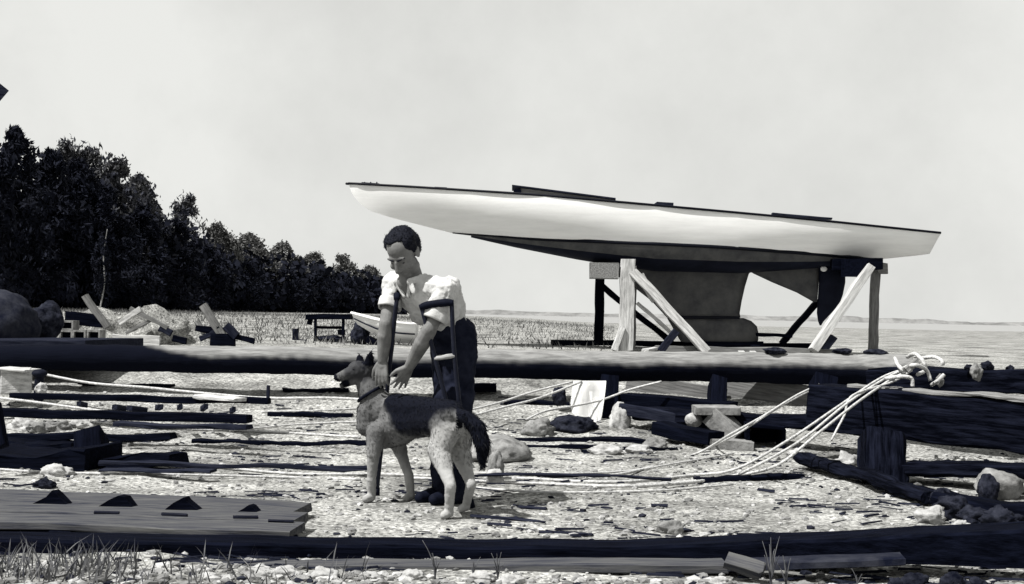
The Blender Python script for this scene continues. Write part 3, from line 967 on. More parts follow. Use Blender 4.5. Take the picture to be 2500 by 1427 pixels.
def bench_and_skiff():
    d = G(790, 834).y
    org = G(800, 834)
    t = thing("trestle_bench", org, "dark wooden trestle work bench standing left of the man", "bench")
    def Bm(nm, a, c, w_, h_, m='black_wood', up=Vector((0, 1, 0)), dz=0): return beam(nm, P(a[0], a[1], d + dz), P(c[0], c[1], d + dz), w_, h_, M[m], t, up=up, seg=4, jit=.008)
    Bm("bench_top", (750, 774), (858, 773), .5, .10, up=Vector((0, 0, 1)))
    Bm("rail", (768, 799), (838, 800), .05, .03)
    Bm("vise", (752, 785), (762, 787), .12, .1)
    for dz in (-.2, .2):
        for x in (770, 838): Bm("leg", (x, 775), (x, 834), .05, .06, dz=dz)
    Bm("lower_shelf", (778, 826), (842, 826), .35, .06, up=Vector((0, 0, 1)))
    rock(P(805, 829, d - .1), (.22, .2, .07), M['dark_stone'], "dark heap lying under the trestle bench", 95, None, name="scrap_heap", cat="heap", amp=.5)
    o = beam("tool_box", P(826, 812, d), P(842, 812, d), .2, .1, M['iron'], seg=2)
    finish(o, "small dark box on the lower shelf of the trestle bench", "box")
    o = beam("stump", P(722, 803, d), P(722, 836, d), .1, .1, M['dark_wood'], up=Vector((0, 1, 0)), seg=4, jit=.02)
    finish(o, "short dark stump left of the trestle bench", "stump")
    o = beam("driftwood_piece", P(722, 832, d), P(748, 834, d), .1, .05, M['dark_wood'], seg=3, jit=.02)
    finish(o, "dark driftwood lying between the stump and the bench", "driftwood")
    # white skiff, bow up to the left
    dk = d - 1.2
    org = P(960, 838, dk)
    s = thing("white_skiff", org, "small white skiff tipped bow up behind the man's arms", "rowboat")
    A = [((858, 764), (872, 792), .06), ((890, 772), (905, 812), .28), ((930, 782), (940, 830), .42), ((975, 788), (980, 838), .48), ((1018, 792), (1016, 840), .44)]
    bm = bmesh.new(); rows = []
    for (a, k, b) in A:
        r = []
        for sg in (1, -1):
            pts = []
            for i in range(6):
                u = i / 5
                q = P(lerp(a[0], k[0], u), lerp(a[1], k[1], u), dk) + Vector((0, -sg * b * (1 - u ** 3), 0))
                pts.append(q)
            r += pts if sg == 1 else pts[::-1]
        rows.append([bm.verts.new(q) for q in r])
    for a, c in zip(rows, rows[1:]):
        for k in range(len(a) - 1): bm.faces.new((a[k], a[k+1], c[k+1], c[k]))
    bm.faces.new(rows[-1]); bm.faces.new(rows[0])
    o = obj_world("hull", bm, M['white_paint'], s)
    for sg in (1, -1):
        tube("gunwale", [P(a[0], a[1], dk) + Vector((0, -sg * b, 0)) for a, k, b in A], .02, M['white_paint'], s, 6, n=4)
    tube("rub_strake", [P(lerp(a[0], k[0], .5), lerp(a[1], k[1], .5), dk) + Vector((0, -b * .9, 0)) for a, k, b in A], .013, M['dark_wood'], s, 6, n=4)
    beam("thwart", P(990, 786, dk - .3), P(990, 786, dk + .4), .22, .03, M['pale_wood'], s)
    o = beam("chock", P(898, 828, dk), P(922, 842, dk), .4, .12, M['black_wood'], seg=2)
    finish(o, "dark wedge chock under the bow of the white skiff", "chock")
    rock(P(880, 815, dk + .4), (.16, .2, .2), M['dark_stone'], "dark lump under the raised bow of the white skiff", 91)
    # fallen dark shrub patch by the arm
bench_and_skiff()

# ------------------------------------------------------------------ under-log clutter, middle
def mid_clutter():
    def Bm(nm, a, c, w_, h_, m, lab, cat, up=Vector((0, 0, 1)), grp=None, jit=.008):
        o = beam(nm, P(*a), P(*c), w_, h_, M[m], up=up, seg=6, jit=jit)
        return finish(o, lab, cat, grp)
    # white canvas hung from the log
    d = 13.0
    bm = bmesh.new(); rows = []
    outline = [((1400, 930), (1480, 930)), ((1396, 955), (1478, 955)), ((1393, 985), (1474, 985)), ((1396, 1008), (1470, 1012)), ((1420, 1026), (1466, 1032)), ((1450, 1040), (1462, 1044))]
    for j, (a, c) in enumerate(outline):
        r = []
        for i in range(9):
            u = i / 8
            q = P(lerp(a[0], c[0], u), lerp(a[1], c[1], u), d + .03 * math.sin(u * 9 + j) - .05 * j)
            r.append(bm.verts.new(q))
        rows.append(r)
    fs = []
    for a, c in zip(rows, rows[1:]):
        for k in range(8): fs.append(bm.faces.new((a[k], a[k+1], c[k+1], c[k])))
    bmesh.ops.solidify(bm, geom=fs, thickness=.012)
    finish(obj_world("canvas_sheet", bm, M['canvas']), "bright white canvas hanging under the long log beside the dark post", "canvas")
    Bm("plank", (1530, 940, 14.2), (1770, 985, 13.9), .05, .28, 'mid_wood', "wide grey plank sloping down behind the log posts, left of two", "board", Vector((0, 0, 1)), "planks behind the log")
    Bm("plank", (1765, 958, 14.0), (2010, 1000, 13.6), .05, .40, 'mid_wood', "wide grey plank sloping down behind the log posts, right of two", "board", Vector((0, 0, 1)), "planks behind the log")
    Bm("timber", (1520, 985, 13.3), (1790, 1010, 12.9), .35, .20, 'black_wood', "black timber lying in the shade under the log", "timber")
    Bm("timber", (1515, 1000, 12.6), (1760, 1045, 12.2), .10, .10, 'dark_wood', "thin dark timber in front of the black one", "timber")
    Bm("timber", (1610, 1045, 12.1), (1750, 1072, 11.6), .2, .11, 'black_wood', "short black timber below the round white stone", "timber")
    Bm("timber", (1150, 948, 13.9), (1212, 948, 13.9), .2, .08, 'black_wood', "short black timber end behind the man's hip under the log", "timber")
    Bm("ground_board", (1225, 1082, 11.9), (1605, 1082, 11.9), .16, .06, 'black_wood', "long dark board lying flat on the sand below the canvas", "board", jit=.02)
    # dark box
    b = P(1860, 1070, 11.9)
    t = thing("wooden_box", b - Vector((0, 0, .16)), "black open wooden box beside the pale stepped block", "box")
    for nm, x0, x1, y0, y1 in (("side", 1812, 1822, 1030, 1100), ("side", 1898, 1908, 1045, 1115), ("bottom_board", 1815, 1905, 1096, 1108), ("lid", 1815, 1905, 1026, 1040)):
        beam(nm, P((x0 + x1) / 2 - (0 if nm == "side" else 42), (y0 + y1) / 2, 11.9) + Vector((0, -.2, 0)) * (nm == "side"), P((x0 + x1) / 2 + (0 if nm == "side" else 42), (y0 + y1) / 2 + (0 if nm == "side" else 8), 11.9) + Vector((0, .25, 0)) * (nm == "side"), .03 if nm == "side" else .45, .26 if nm == "side" else .035, M['black_wood'], t, seg=2)
    beam("back_board", P(1815, 1066, 12.1), P(1905, 1075, 12.1), .03, .26, M['black_wood'], t, seg=2)
    # stepped pale block
    b = G(1760, 1085)
    t = thing("stepped_block", b, "pale stepped concrete block under the log beside the round stone", "block")
    d = 12.0
    beam("upper_step", P(1694, 1001, d), P(1800, 1003, d), .35, .07, M['stone'], t, seg=3)
    beam("riser", P(1745, 1012, d), P(1805, 1070, d - .1), .35, .17, M['stone'], t, seg=3)
    beam("foot", P(1720, 1080, d - .25), P(1830, 1090, d - .25), .4, .10, M['stone'], t, seg=3)
    rk = [((1694, 1026, 12.1), (.075, .075, .065), 'bright_stone', "round white stone beside the pale stepped block", .1),
          ((1512, 1038, 12.6), (.09, .1, .15), 'bright_stone', "pointed white stone against the dark leaning post", .3),
          ((1315, 1035, 12.2), (.14, .14, .1), 'stone', "pale stone under the rope behind the dog", .35),
          ((1212, 1040, 10.7), (.27, .34, .12), 'stone', "large flat pale slab behind the dog's tail", .2),
          ((1400, 1040, 12.4), (.2, .15, .09), 'dark_stone', "dark stone added as the shadow at the foot of the white canvas", .3),  # patch of shadow shaped as a dark stone
          ((1365, 968, 13.2), (.07, .07, .09), 'dark_stone', "dark lump hanging under the log left of the canvas", .3),
          ((1210, 1110, 9.3), (.05, .05, .13), 'stone', "upright grey stone right of the dog's tail", .4),
          ((1208, 1148, 9.0), (.06, .05, .06), 'bright_stone', "white stone at the foot of the upright grey one", .3),
          ((1600, 1070, 11.6), (.1, .1, .06), 'stone', "pale stone at the right end of the dark ground board", .3),
          ((1480, 1090, 11.1), (.13, .1, .05), 'bright_stone', "flat white stone in front of the dark ground board", .3),
          ((1640, 1280, 7.1), (.065, .05, .045), 'stone', "lone pale stone in the open sand at lower right", .4),
          ((1560, 1088, 11.2), (.1, .1, .045), 'bright_stone', "low white stone near the right end of the ground board", .3)]
    for i, (p, r, m, lab, am) in enumerate(rk):
        q = P(*p)
        gz = hgt(q.x, q.y)
        if i not in (0, 5): q.z = gz + r[2] * .45
        rock(q, r, M[m], lab, 10 + i * 3.1, amp=am)
mid_clutter()

# ------------------------------------------------------------------ right crib
def right_crib():
    def Bm(nm, a, c, w_, h_, m, lab, cat="timber", up=Vector((0, 0, 1)), grp="heavy timbers of the crib at right", jit=.014, bev=.02):
        A, E = P(*a), P(*c)
        if c[0] > 2500: E = A + (E - A) * 1.9          # the crib runs on well past the frame
        o = beam(nm, A, E, w_, h_, M[m], up=up, seg=30, jit=jit, bev=bev)
        return finish(o, lab, cat, grp)
    Bm("crib_timber", (2150, 924, 12.2), (2900, 940, 10.6), .5, .2, 'crib', "uppermost black crib timber behind the rope bundle")
    Bm("crib_timber", (2000, 992, 11.2), (2900, 1084, 9.0), .32, .36, 'crib', "thick black crib timber running to the right edge below the ropes")
    Bm("lit_top_board", (2225, 952, 10.55), (2900, 1008, 8.9), .22, .025, 'grey_wood', "thin grey board added as the sunlit top of the thick black crib timber", "board", jit=.012, bev=.005)  # sunlit timber top shaped as a separate paler board
    Bm("lit_top_board", (2080, 942, 11.0), (2232, 958, 10.7), .2, .03, 'grey_wood', "short grey board added as a sunlit timber top under the hanging ropes", "board", jit=.012, bev=.005)
    Bm("crib_timber", (1560, 1012, 12.7), (2120, 1040, 11.4), .25, .12, 'crib', "black sill timber in shade left of the crib")
    o = beam("crib_post", P(2154, 1070, 9.75), P(2154, 1200, 9.5), .29, .26, M['crib'], up=Vector((0, 1, 0)), seg=5, jit=.03, bev=.04)
    finish(o, "stout black post standing under the crib timbers", "post")
    Bm("crib_timber", (2215, 1146, 9.6), (2560, 1150, 9.0), .3, .09, 'crib', "low black timber right of the stout post")
    Bm("crib_timber", (1960, 1116, 10.4), (2280, 1216, 8.4), .16, .07, 'crib', "black timber added as the wedge of shadow sloping to the foot of the stout post")  # wedge of shadow shaped as a thin timber
    q = P(2440, 1142, 8.9); q.z = hgt(q.x, q.y) + .08
    rock(q, (.15, .12, .105), M['stone'], "rounded pale boulder under the crib at the right edge", 121, "dark weedy boulders below the crib", name="boulder", cat="boulder", amp=.22)
    q = P(2414, 1162, 8.75); q.z = hgt(q.x, q.y) + .07
    rock(q, (.06, .06, .1), M['dark_stone'], "upright dark stone added as the shaded hollow of the rounded pale boulder", 124, "dark weedy boulders below the crib", name="boulder", cat="boulder", amp=.3)  # shade of the hollow shaped as a dark stone
    Bm("crib_timber", (2300, 1222, 8.3), (2720, 1300, 7.4), .2, .11, 'black_wood', "lowest black timber sloping down to the bottom right corner")
    labs = ["dark weedy boulder beside the white rough rock at lower right", "dark weedy boulder in front of the lowest crib timber", "small dark boulder below the rounded pale one", "dark weedy boulder cut by the right edge"]
    for i, (px, py, d, r) in enumerate([(2325, 1228, 7.9, .085), (2385, 1255, 7.6, .075), (2300, 1200, 8.3, .05), (2450, 1262, 7.5, .085)]):
        q = P(px, py, d); q.z = max(hgt(q.x, q.y) + r * .45, q.z - .03)
        rock(q, (r * 1.25, r, r * .8), M['dark_stone'], labs[i], 130 + i * 2.3, "dark weedy boulders below the crib", name="boulder", cat="boulder", amp=.5)
    for i, (px, py, r, m, lab) in enumerate([(2272, 1275, .07, 'bright_stone', "white rough rock at the foot of the lowest crib timber"), (2345, 1292, .04, 'bright_stone', "small white stone right of the white rough rock"), (2070, 1140, .09, 'bright_stone', "white stone left of the stout crib post"), (1945, 1118, .06, 'bright_stone', "white stone where the ropes meet the sand"), (2240, 1160, .06, 'stone', "pale stone right of the stout crib post")]):
        q = G(px, py, r * .3)
        rock(q, (r * 1.2, r, r * .8), M[m], lab, 170 + i * 3.7, amp=.5)
    # pale lumps caught on the timbers
    for i, (px, py, d, r, lab) in enumerate([(2385, 910, 11.2, .045, "pale knot of rope hanging on the uppermost crib timber"), (2295, 930, 11.0, .03, "pale scrap on the uppermost crib timber")]):
        rock(P(px, py, d), (r, r, r * 1.5), M['stone'], lab, 200 + i, "pale scraps caught on the crib", name="rope_scrap", cat="scrap")
    for i, (px, py, s, lab) in enumerate([(2365, 874, .025, "dark stone on top of the crib, left of three"), (2410, 870, .04, "dark stone on top of the crib, middle of three"), (2465, 876, .025, "dark stone on top of the crib, right of three")]):
        q = P(px, py + 24, 11.4); rock(q, (s * 1.3, s, s), M['dark_stone'], lab, 210 + i, "dark stones on top of the crib")
right_crib()

# ------------------------------------------------------------------ ropes
def ropes():
    rr_ = random.Random(41)
    def rp(pts, r, lab, n=8, grp="white ropes trailing over the beach"):
        r *= .95
        pts = [pts[0]] + [(p[0], p[1] + rr_.uniform(-5, 5)) + tuple(p[2:]) for p in pts[1:-1]] + [pts[-1]]
        o = tube("rope", [P(*p) if len(p) == 3 else G(p[0], p[1], .012) for p in pts], r, M['rope'], None, 6, n=n)
        return finish(o, lab, "rope", grp)
    K = (2222, 898, 11.0)
    rp([K, (2150, 925, 10.9), (2040, 1000, 10.4), (1930, 1075, 9.9), (1800, 1140, 9.6), (1690, 1165), (1500, 1180), (1250, 1172)], .011, "upper white rope sweeping from the crib knot down onto the sand")
    rp([K, (2165, 922, 10.85), (2070, 985, 10.3), (1960, 1070, 9.8), (1850, 1135, 9.45), (1770, 1168), (1560, 1190), (1300, 1182), (1000, 1172)], .011, "middle white rope of the bundle falling from the crib knot")
    rp([(2226, 902, 10.95), (2175, 928, 10.8), (2095, 985, 10.3), (2000, 1060, 9.7), (1905, 1130, 9.3), (1825, 1165), (1700, 1178), (1450, 1196)], .011, "lower white rope of the bundle falling from the crib knot")
    rp([(2226, 905, 10.9), (2178, 932, 10.75), (2082, 970, 10.4), (2062, 1010, 10.3), (2045, 1050, 10.2), (2030, 1075, 10.1)], .009, "short white rope end dangling straight below the bundle")
    rp([(2000, 940, 11.6), (1940, 965, 11.3), (1860, 1015, 11.0), (1790, 1060, 10.7), (1700, 1110), (1560, 1150), (1480, 1168)], .011, "white rope slanting from under the log past the dark box")
    rp([(1985, 950, 11.6), (1900, 1000, 11.2), (1800, 1058, 10.8), (1740, 1095)], .009, "thinner white rope close under the slanting one")
    rp([(1615, 932, 12.9), (1540, 955, 12.9), (1468, 973, 12.9), (1400, 990, 12.7), (1330, 1000, 12.4), (1285, 1025, 12.2)], .011, "white rope crossing in front of the dark leaning post")
    rp([(1400, 932, 13.2), (1300, 962, 12.9), (1220, 985, 12.6), (1140, 1002, 12.2), (1080, 1015, 11.8)], .011, "white rope running from the log to behind the dog's rump, upper of two")
    rp([(1420, 932, 13.0), (1320, 970, 12.6), (1230, 998, 12.2), (1150, 1012, 11.8), (1080, 1025, 11.6)], .011, "white rope running from the log to behind the dog's rump, lower of two")
    rp([(95, 912, 13.0), (220, 932, 12.8), (350, 948, 12.6), (495, 964, 12.4), (650, 971, 12.2), (800, 973, 12.1), (900, 977, 12.0)], .013, "white rope stretched from the pale box across to the dog's head")
    rp([(-60, 966, 11.8), (80, 980, 11.6), (230, 1002, 11.4), (413, 1022, 11.2)], .012, "white rope laid over the planks at the left edge")
    rp([(230, 1035), (450, 1053), (620, 1061), (750, 1068), (880, 1072)], .011, "white rope lying on the sand below the left planks")
    rp([(420, 1142), (560, 1150), (720, 1160), (900, 1164), (1080, 1168)], .01, "white rope lying on the sand behind the dog's forelegs")
    rp([(560, 1056), (700, 1040), (800, 1036), (890, 1034)], .008, "thin white line on the sand left of the dog's chest")
    rp([(-40, 1150), (150, 1156), (420, 1163), (700, 1172), (880, 1176)], .009, "thin white line along the sand in front of the black timbers")
    rp([(1160, 1160), (1330, 1166), (1520, 1160), (1660, 1140), (1790, 1112)], .009, "white line curving up from the sand towards the dark box")
    rp([(1150, 1196), (1350, 1204), (1600, 1200), (1790, 1188)], .008, "lowest white line lying on the open sand right of the dog")
    rp([(640, 1010), (760, 1006), (880, 1000)], .008, "thin white line on the sand level with the dog's neck")
    # the knot: loops of cordage round the log end
    t = thing("rope_knot", P(2225, 905, 11.0), "tangled pale rope knot lashing the log end to the crib", "rope knot")
    rnd = random.Random(3)
    loops = [[(2185, 875, 11.1), (2195, 895, 10.9), (2215, 905, 10.8), (2238, 880, 11.0), (2232, 868, 11.2)],
             [(2215, 872, 11.2), (2235, 865, 11.0), (2255, 885, 10.9), (2258, 905, 10.9), (2240, 915, 10.8)],
             [(2250, 875, 11.2), (2280, 872, 11.1), (2300, 882, 11.0), (2302, 892, 11.0)],
             [(2160, 925, 10.8), (2200, 920, 10.7), (2225, 925, 10.7), (2228, 945, 10.7)],
             [(2205, 900, 10.8), (2235, 892, 10.7), (2262, 905, 10.8), (2272, 930, 10.8)],
             [(2275, 940, 10.9), (2290, 930, 10.8), (2305, 915, 10.8)]]
    for l in loops: tube("loop", [P(*p) for p in l], .016, M['rope'], t, 6, n=6)
    beam("toggle", P(2212, 905, 10.75), P(2240, 880, 10.75), .05, .06, M['grey_wood'], t, up=Vector((0, 1, 0)), seg=2)
ropes()

# ------------------------------------------------------------------ left planks
def left_planks():
    def Bm(nm, a, c, w_, h_, m, lab, cat="board", up=Vector((0, 0, 1)), grp="planks and rails on the left of the beach", jit=.008, seg=10):
        o = beam(nm, P(*a), P(*c), w_, h_, M[m], up=up, seg=seg, jit=jit)
        return finish(o, lab, cat, grp)
    b = P(40, 930, 13.0)
    t = thing("pale_crate", b - Vector((0, 0, .14)), "pale wooden crate under the log at the left edge", "crate")
    bm = bmesh.new()
    bmesh.ops.create_cube(bm, size=1, matrix=Matrix.Translation(b) @ Matrix.Rotation(.3, 4, 'Z') @ Matrix.Diagonal((.27, .3, .24, 1)))
    bmesh.ops.bevel(bm, geom=bm.edges[:], offset=.012, segments=1, affect='EDGES')
    obj_world("body", bm, M['pale_wood'], t, smooth=False)
    beam("lid", P(2, 899, 12.98), P(80, 905, 12.95), .36, .02, M['pale_wood'], t, seg=2)
    p = P(96, 935, 12.7)
    t = thing("mooring_bollard", p - Vector((0, 0, .13)), "dark mushroom-topped bollard right of the pale crate", "bollard")
    bm = bmesh.new()
    capsule(bm, p - Vector((0, 0, .13)), .05, p + Vector((0, 0, .05)), .04)
    obj_world("post", bm, M['iron'], t)
    bm = bmesh.new(); ellip(bm, p + Vector((0, 0, .085)), (.07, .07, .04))
    obj_world("cap", bm, M['iron'], t)
    rock(P(101, 950, 12.5), (.05, .05, .055), M['bright_stone'], "white stone at the foot of the dark bollard", 61)
    Bm("plank", (30, 968, 12.2), (657, 980, 11.9), .1, .055, 'black_wood', "longest dark plank ending at the small upright stake")
    Bm("plank", (490, 968, 12.0), (588, 977, 11.8), .2, .03, 'pale_wood', "short pale board lying on the longest dark plank")
    o = beam("stake", P(655, 942, 12.0), P(655, 982, 12.0), .03, .03, M['dark_wood'], up=Vector((0, 1, 0)), seg=3); finish(o, "small dark upright stake at the end of the longest plank", "stake")
    Bm("plank", (-80, 1006, 11.3), (607, 1023, 10.9), .14, .065, 'black_wood', "second dark plank from the log, crossed by a rope")
    Bm("plank", (285, 1036, 10.8), (608, 1042, 10.5), .12, .035, 'dark_wood', "thin dark board just below the second dark plank")
    for i, x in enumerate((200, 265, 330, 395, 455, 520, 560)):
        x += random.uniform(-16, 16); q = P(x, 990 + (x - 200) * .02 + random.uniform(-4, 6), 11.6)
        o = beam("cleat", q, q + Vector((random.uniform(-.1, .12), .22, -.03)), random.uniform(.025, .06), .045, M['dark_wood'], seg=2)
        finish(o, ["dark cleat nearest the left end between the two long planks", "dark cleat second from the left between the long planks", "dark cleat third from the left between the long planks", "dark cleat midway between the two long planks", "dark cleat just left of the pale board", "dark cleat under the pale board", "dark cleat right of centre under the pale board"][i], "cleat", "cleats between the two long planks")
    Bm("timber", (-120, 1064, 10.6), (422, 1068, 10.1), .1, .05, 'black_wood', "dark board over the rubble at the left", jit=.015)
    Bm("timber", (-120, 1132, 9.7), (250, 1136, 9.5), .55, .22, 'black_wood', "wide black timber slab in the dark hollow at the left", "timber", jit=.03)
    Bm("timber", (150, 1130, 9.7), (432, 1124, 9.4), .25, .09, 'black_wood', "black wedge of timber right of the dark hollow", "timber", jit=.03)
    Bm("timber", (-100, 1096, 10.3), (200, 1098, 10.2), .3, .14, 'black_wood', "black timber behind the wide slab", "timber", jit=.03)
    o = beam("square_block", P(221, 1064, 9.9), P(221, 1112, 9.8), .19, .2, M['black_wood'], up=Vector((0, 1, 0)), seg=3, jit=.012); finish(o, "square black block standing on the black timbers", "block")
    Bm("long_pole", (240, 1130, 9.3), (905, 1146, 9.2), .035, .03, 'dark_wood', "long thin dark pole lying from the black timbers to the dog", "pole", jit=.012)
    Bm("long_pole", (1160, 1163, 8.95), (1640, 1166, 9.0), .03, .02, 'dark_wood', "long thin dark pole on the sand right of the dog", "pole", jit=.012)
    Bm("long_pole", (640, 1081, 10.9), (905, 1082, 10.8), .05, .03, 'black_wood', "dark stick on the sand left of the dog's chest", "pole", jit=.015)
    Bm("plank", (250, 1148, 9.1), (520, 1152, 8.9), .1, .02, 'dark_wood', "thin board on the sand in front of the black wedge")
    o = beam("leaning_post", P(-14, 985, 9.0), P(6, 1090, 8.9), .07, .07, M['black_wood'], up=Vector((0, 1, 0)), seg=4); finish(o, "dark post leaning in at the left edge", "post")
    for i, (px, py, r, m, lab) in enumerate([(60, 1048, .09, 'bright_stone', "white rubble stone at the left edge above the dark board"), (140, 1050, .08, 'stone', "pale rubble stone above the square block"), (200, 1045, .07, 'bright_stone', "white rubble stone left of the peaked one"), (255, 1030, .07, 'bright_stone', "peaked white stone on the second plank"), (100, 1055, .08, 'stone', "grey rubble stone between two white ones"),
                                        (175, 1092, .08, 'bright_stone', "white stone behind the square block"), (140, 1163, .07, 'bright_stone', "flat white stone in front of the wide black slab"), (108, 1192, .05, 'dark_stone', "dark pitted stone on the sand above the plank platform"), (390, 1078, .05, 'dark_stone', "dark stone right of the square block"), (300, 1090, .06, 'stone', "pale stone right of the square block")]):
        q = G(px, py, r * .25)
        rock(q, (r * 1.3, r, r * .75), M[m], lab, 230 + i * 2.9, amp=.5)
left_planks()

def platform():
    org = G(400, 1290)
    t = thing("plank_platform", org, "low plank platform with triangular chocks along it at the lower left", "platform")
    zt = .085
    def at(px, py):
        r = ray(px, py); k = (zt - CAMH) / r.z
        return Vector((0, 0, CAMH)) + r * k
    rows = [((-140, 1189), (738, 1222), (-140, 1215), (738, 1248), 'plat'), ((-140, 1218), (737, 1251), (-140, 1240), (730, 1273), 'plat'), ((-140, 1243), (730, 1276), (-140, 1266), (722, 1299), 'plat')]
    for a, b, c, e, m in rows:
        A0, A1 = (at(*a) + at(*c)) / 2, (at(*b) + at(*e)) / 2
        w_ = (at(*b) - at(*e)).length * .97
        w_ = abs(at(*b).y - at(*e).y)
        beam("plank", A0 - Vector((0, 0, .02)), A1 - Vector((0, 0, .02)), w_, .04, M[m], t, seg=12, jit=.006)
    for x in (150, 420, 700):
        beam("sleeper", at(x - 10, 1212) - Vector((0, 0, .065)), at(x, 1292) - Vector((0, 0, .065)), .1, .06, M['black_wood'], t, seg=3)
    for i, (x, y, s) in enumerate([(125, 1229, 1), (285, 1236, 1), (445, 1243, .95), (605, 1250, .6)]):
        q = at(x, y)
        bm = bmesh.new()
        pr = [(-.085 * s, 0), (.085 * s, 0), ((.035 + .012 * math.sin(i * 2.1)) * s, (.05 + .008 * math.sin(i * 3)) * s), (.012 * s, (.062 + .007 * math.cos(i * 2.6)) * s), ((-.03 + .012 * math.cos(i * 1.7)) * s, .035 * s)]
        a = [bm.verts.new(q + Vector((u, -.03, v))) for u, v in pr]; b = [bm.verts.new(q + Vector((u + .015, .03, v))) for u, v in pr]
        bm.faces.new(a[::-1]); bm.faces.new(b)
        for k in range(5): bm.faces.new((a[k], a[(k+1) % 5], b[(k+1) % 5], b[k]))
        obj_world("chock", bm, M['black_wood'], t, smooth=False)
        # strap irons on the middle plank
        if i < 4:
            q2 = at(x + [115, 120, 135, -1e9][i] if i < 3 else x + 60, y + 28)
            beam("strap", q2 + Vector((-.02, 0, .012)), q2 + Vector((.1, 0, .012)), .018, .014, M['iron'], t, seg=1)
    for i, (px, py, r, m, lab) in enumerate([(275, 1292, .03, 'bright_stone', "white pebble under the front of the platform, leftmost"), (350, 1293, .04, 'bright_stone', "white stone under the front of the platform near its middle"), (420, 1300, .045, 'bright_stone', "long white stone before the platform"), (520, 1305, .045, 'stone', "pale stone before the right part of the platform"), (170, 1293, .03, 'stone', "pale pebble at the left front of the platform")]):
        rock(G(px, py, .012), (r * 1.6, r, r * .6), M[m], lab, 300 + i * 2.1, amp=.4)
    o = beam("gap_shade_board", G(-120, 1300, .025), G(560, 1312, .02), .26, .05, M['black_wood'], seg=10, jit=.012)  # dark strip added for the shaded gap under the platform front
    finish(o, "dark board added as the shaded gap between the platform and the bottom timber", "board")
    for i, (px, py) in enumerate(((592, 1312), (655, 1305))):
        o = beam("offcut", G(px - 16, py, .02), G(px + 14, py, .02), .05, .04, M['black_wood'], seg=2)
        finish(o, ["black square offcut right of the dark board", "smaller black offcut below the platform's right end"][i], "offcut", "black offcuts before the platform")
platform()

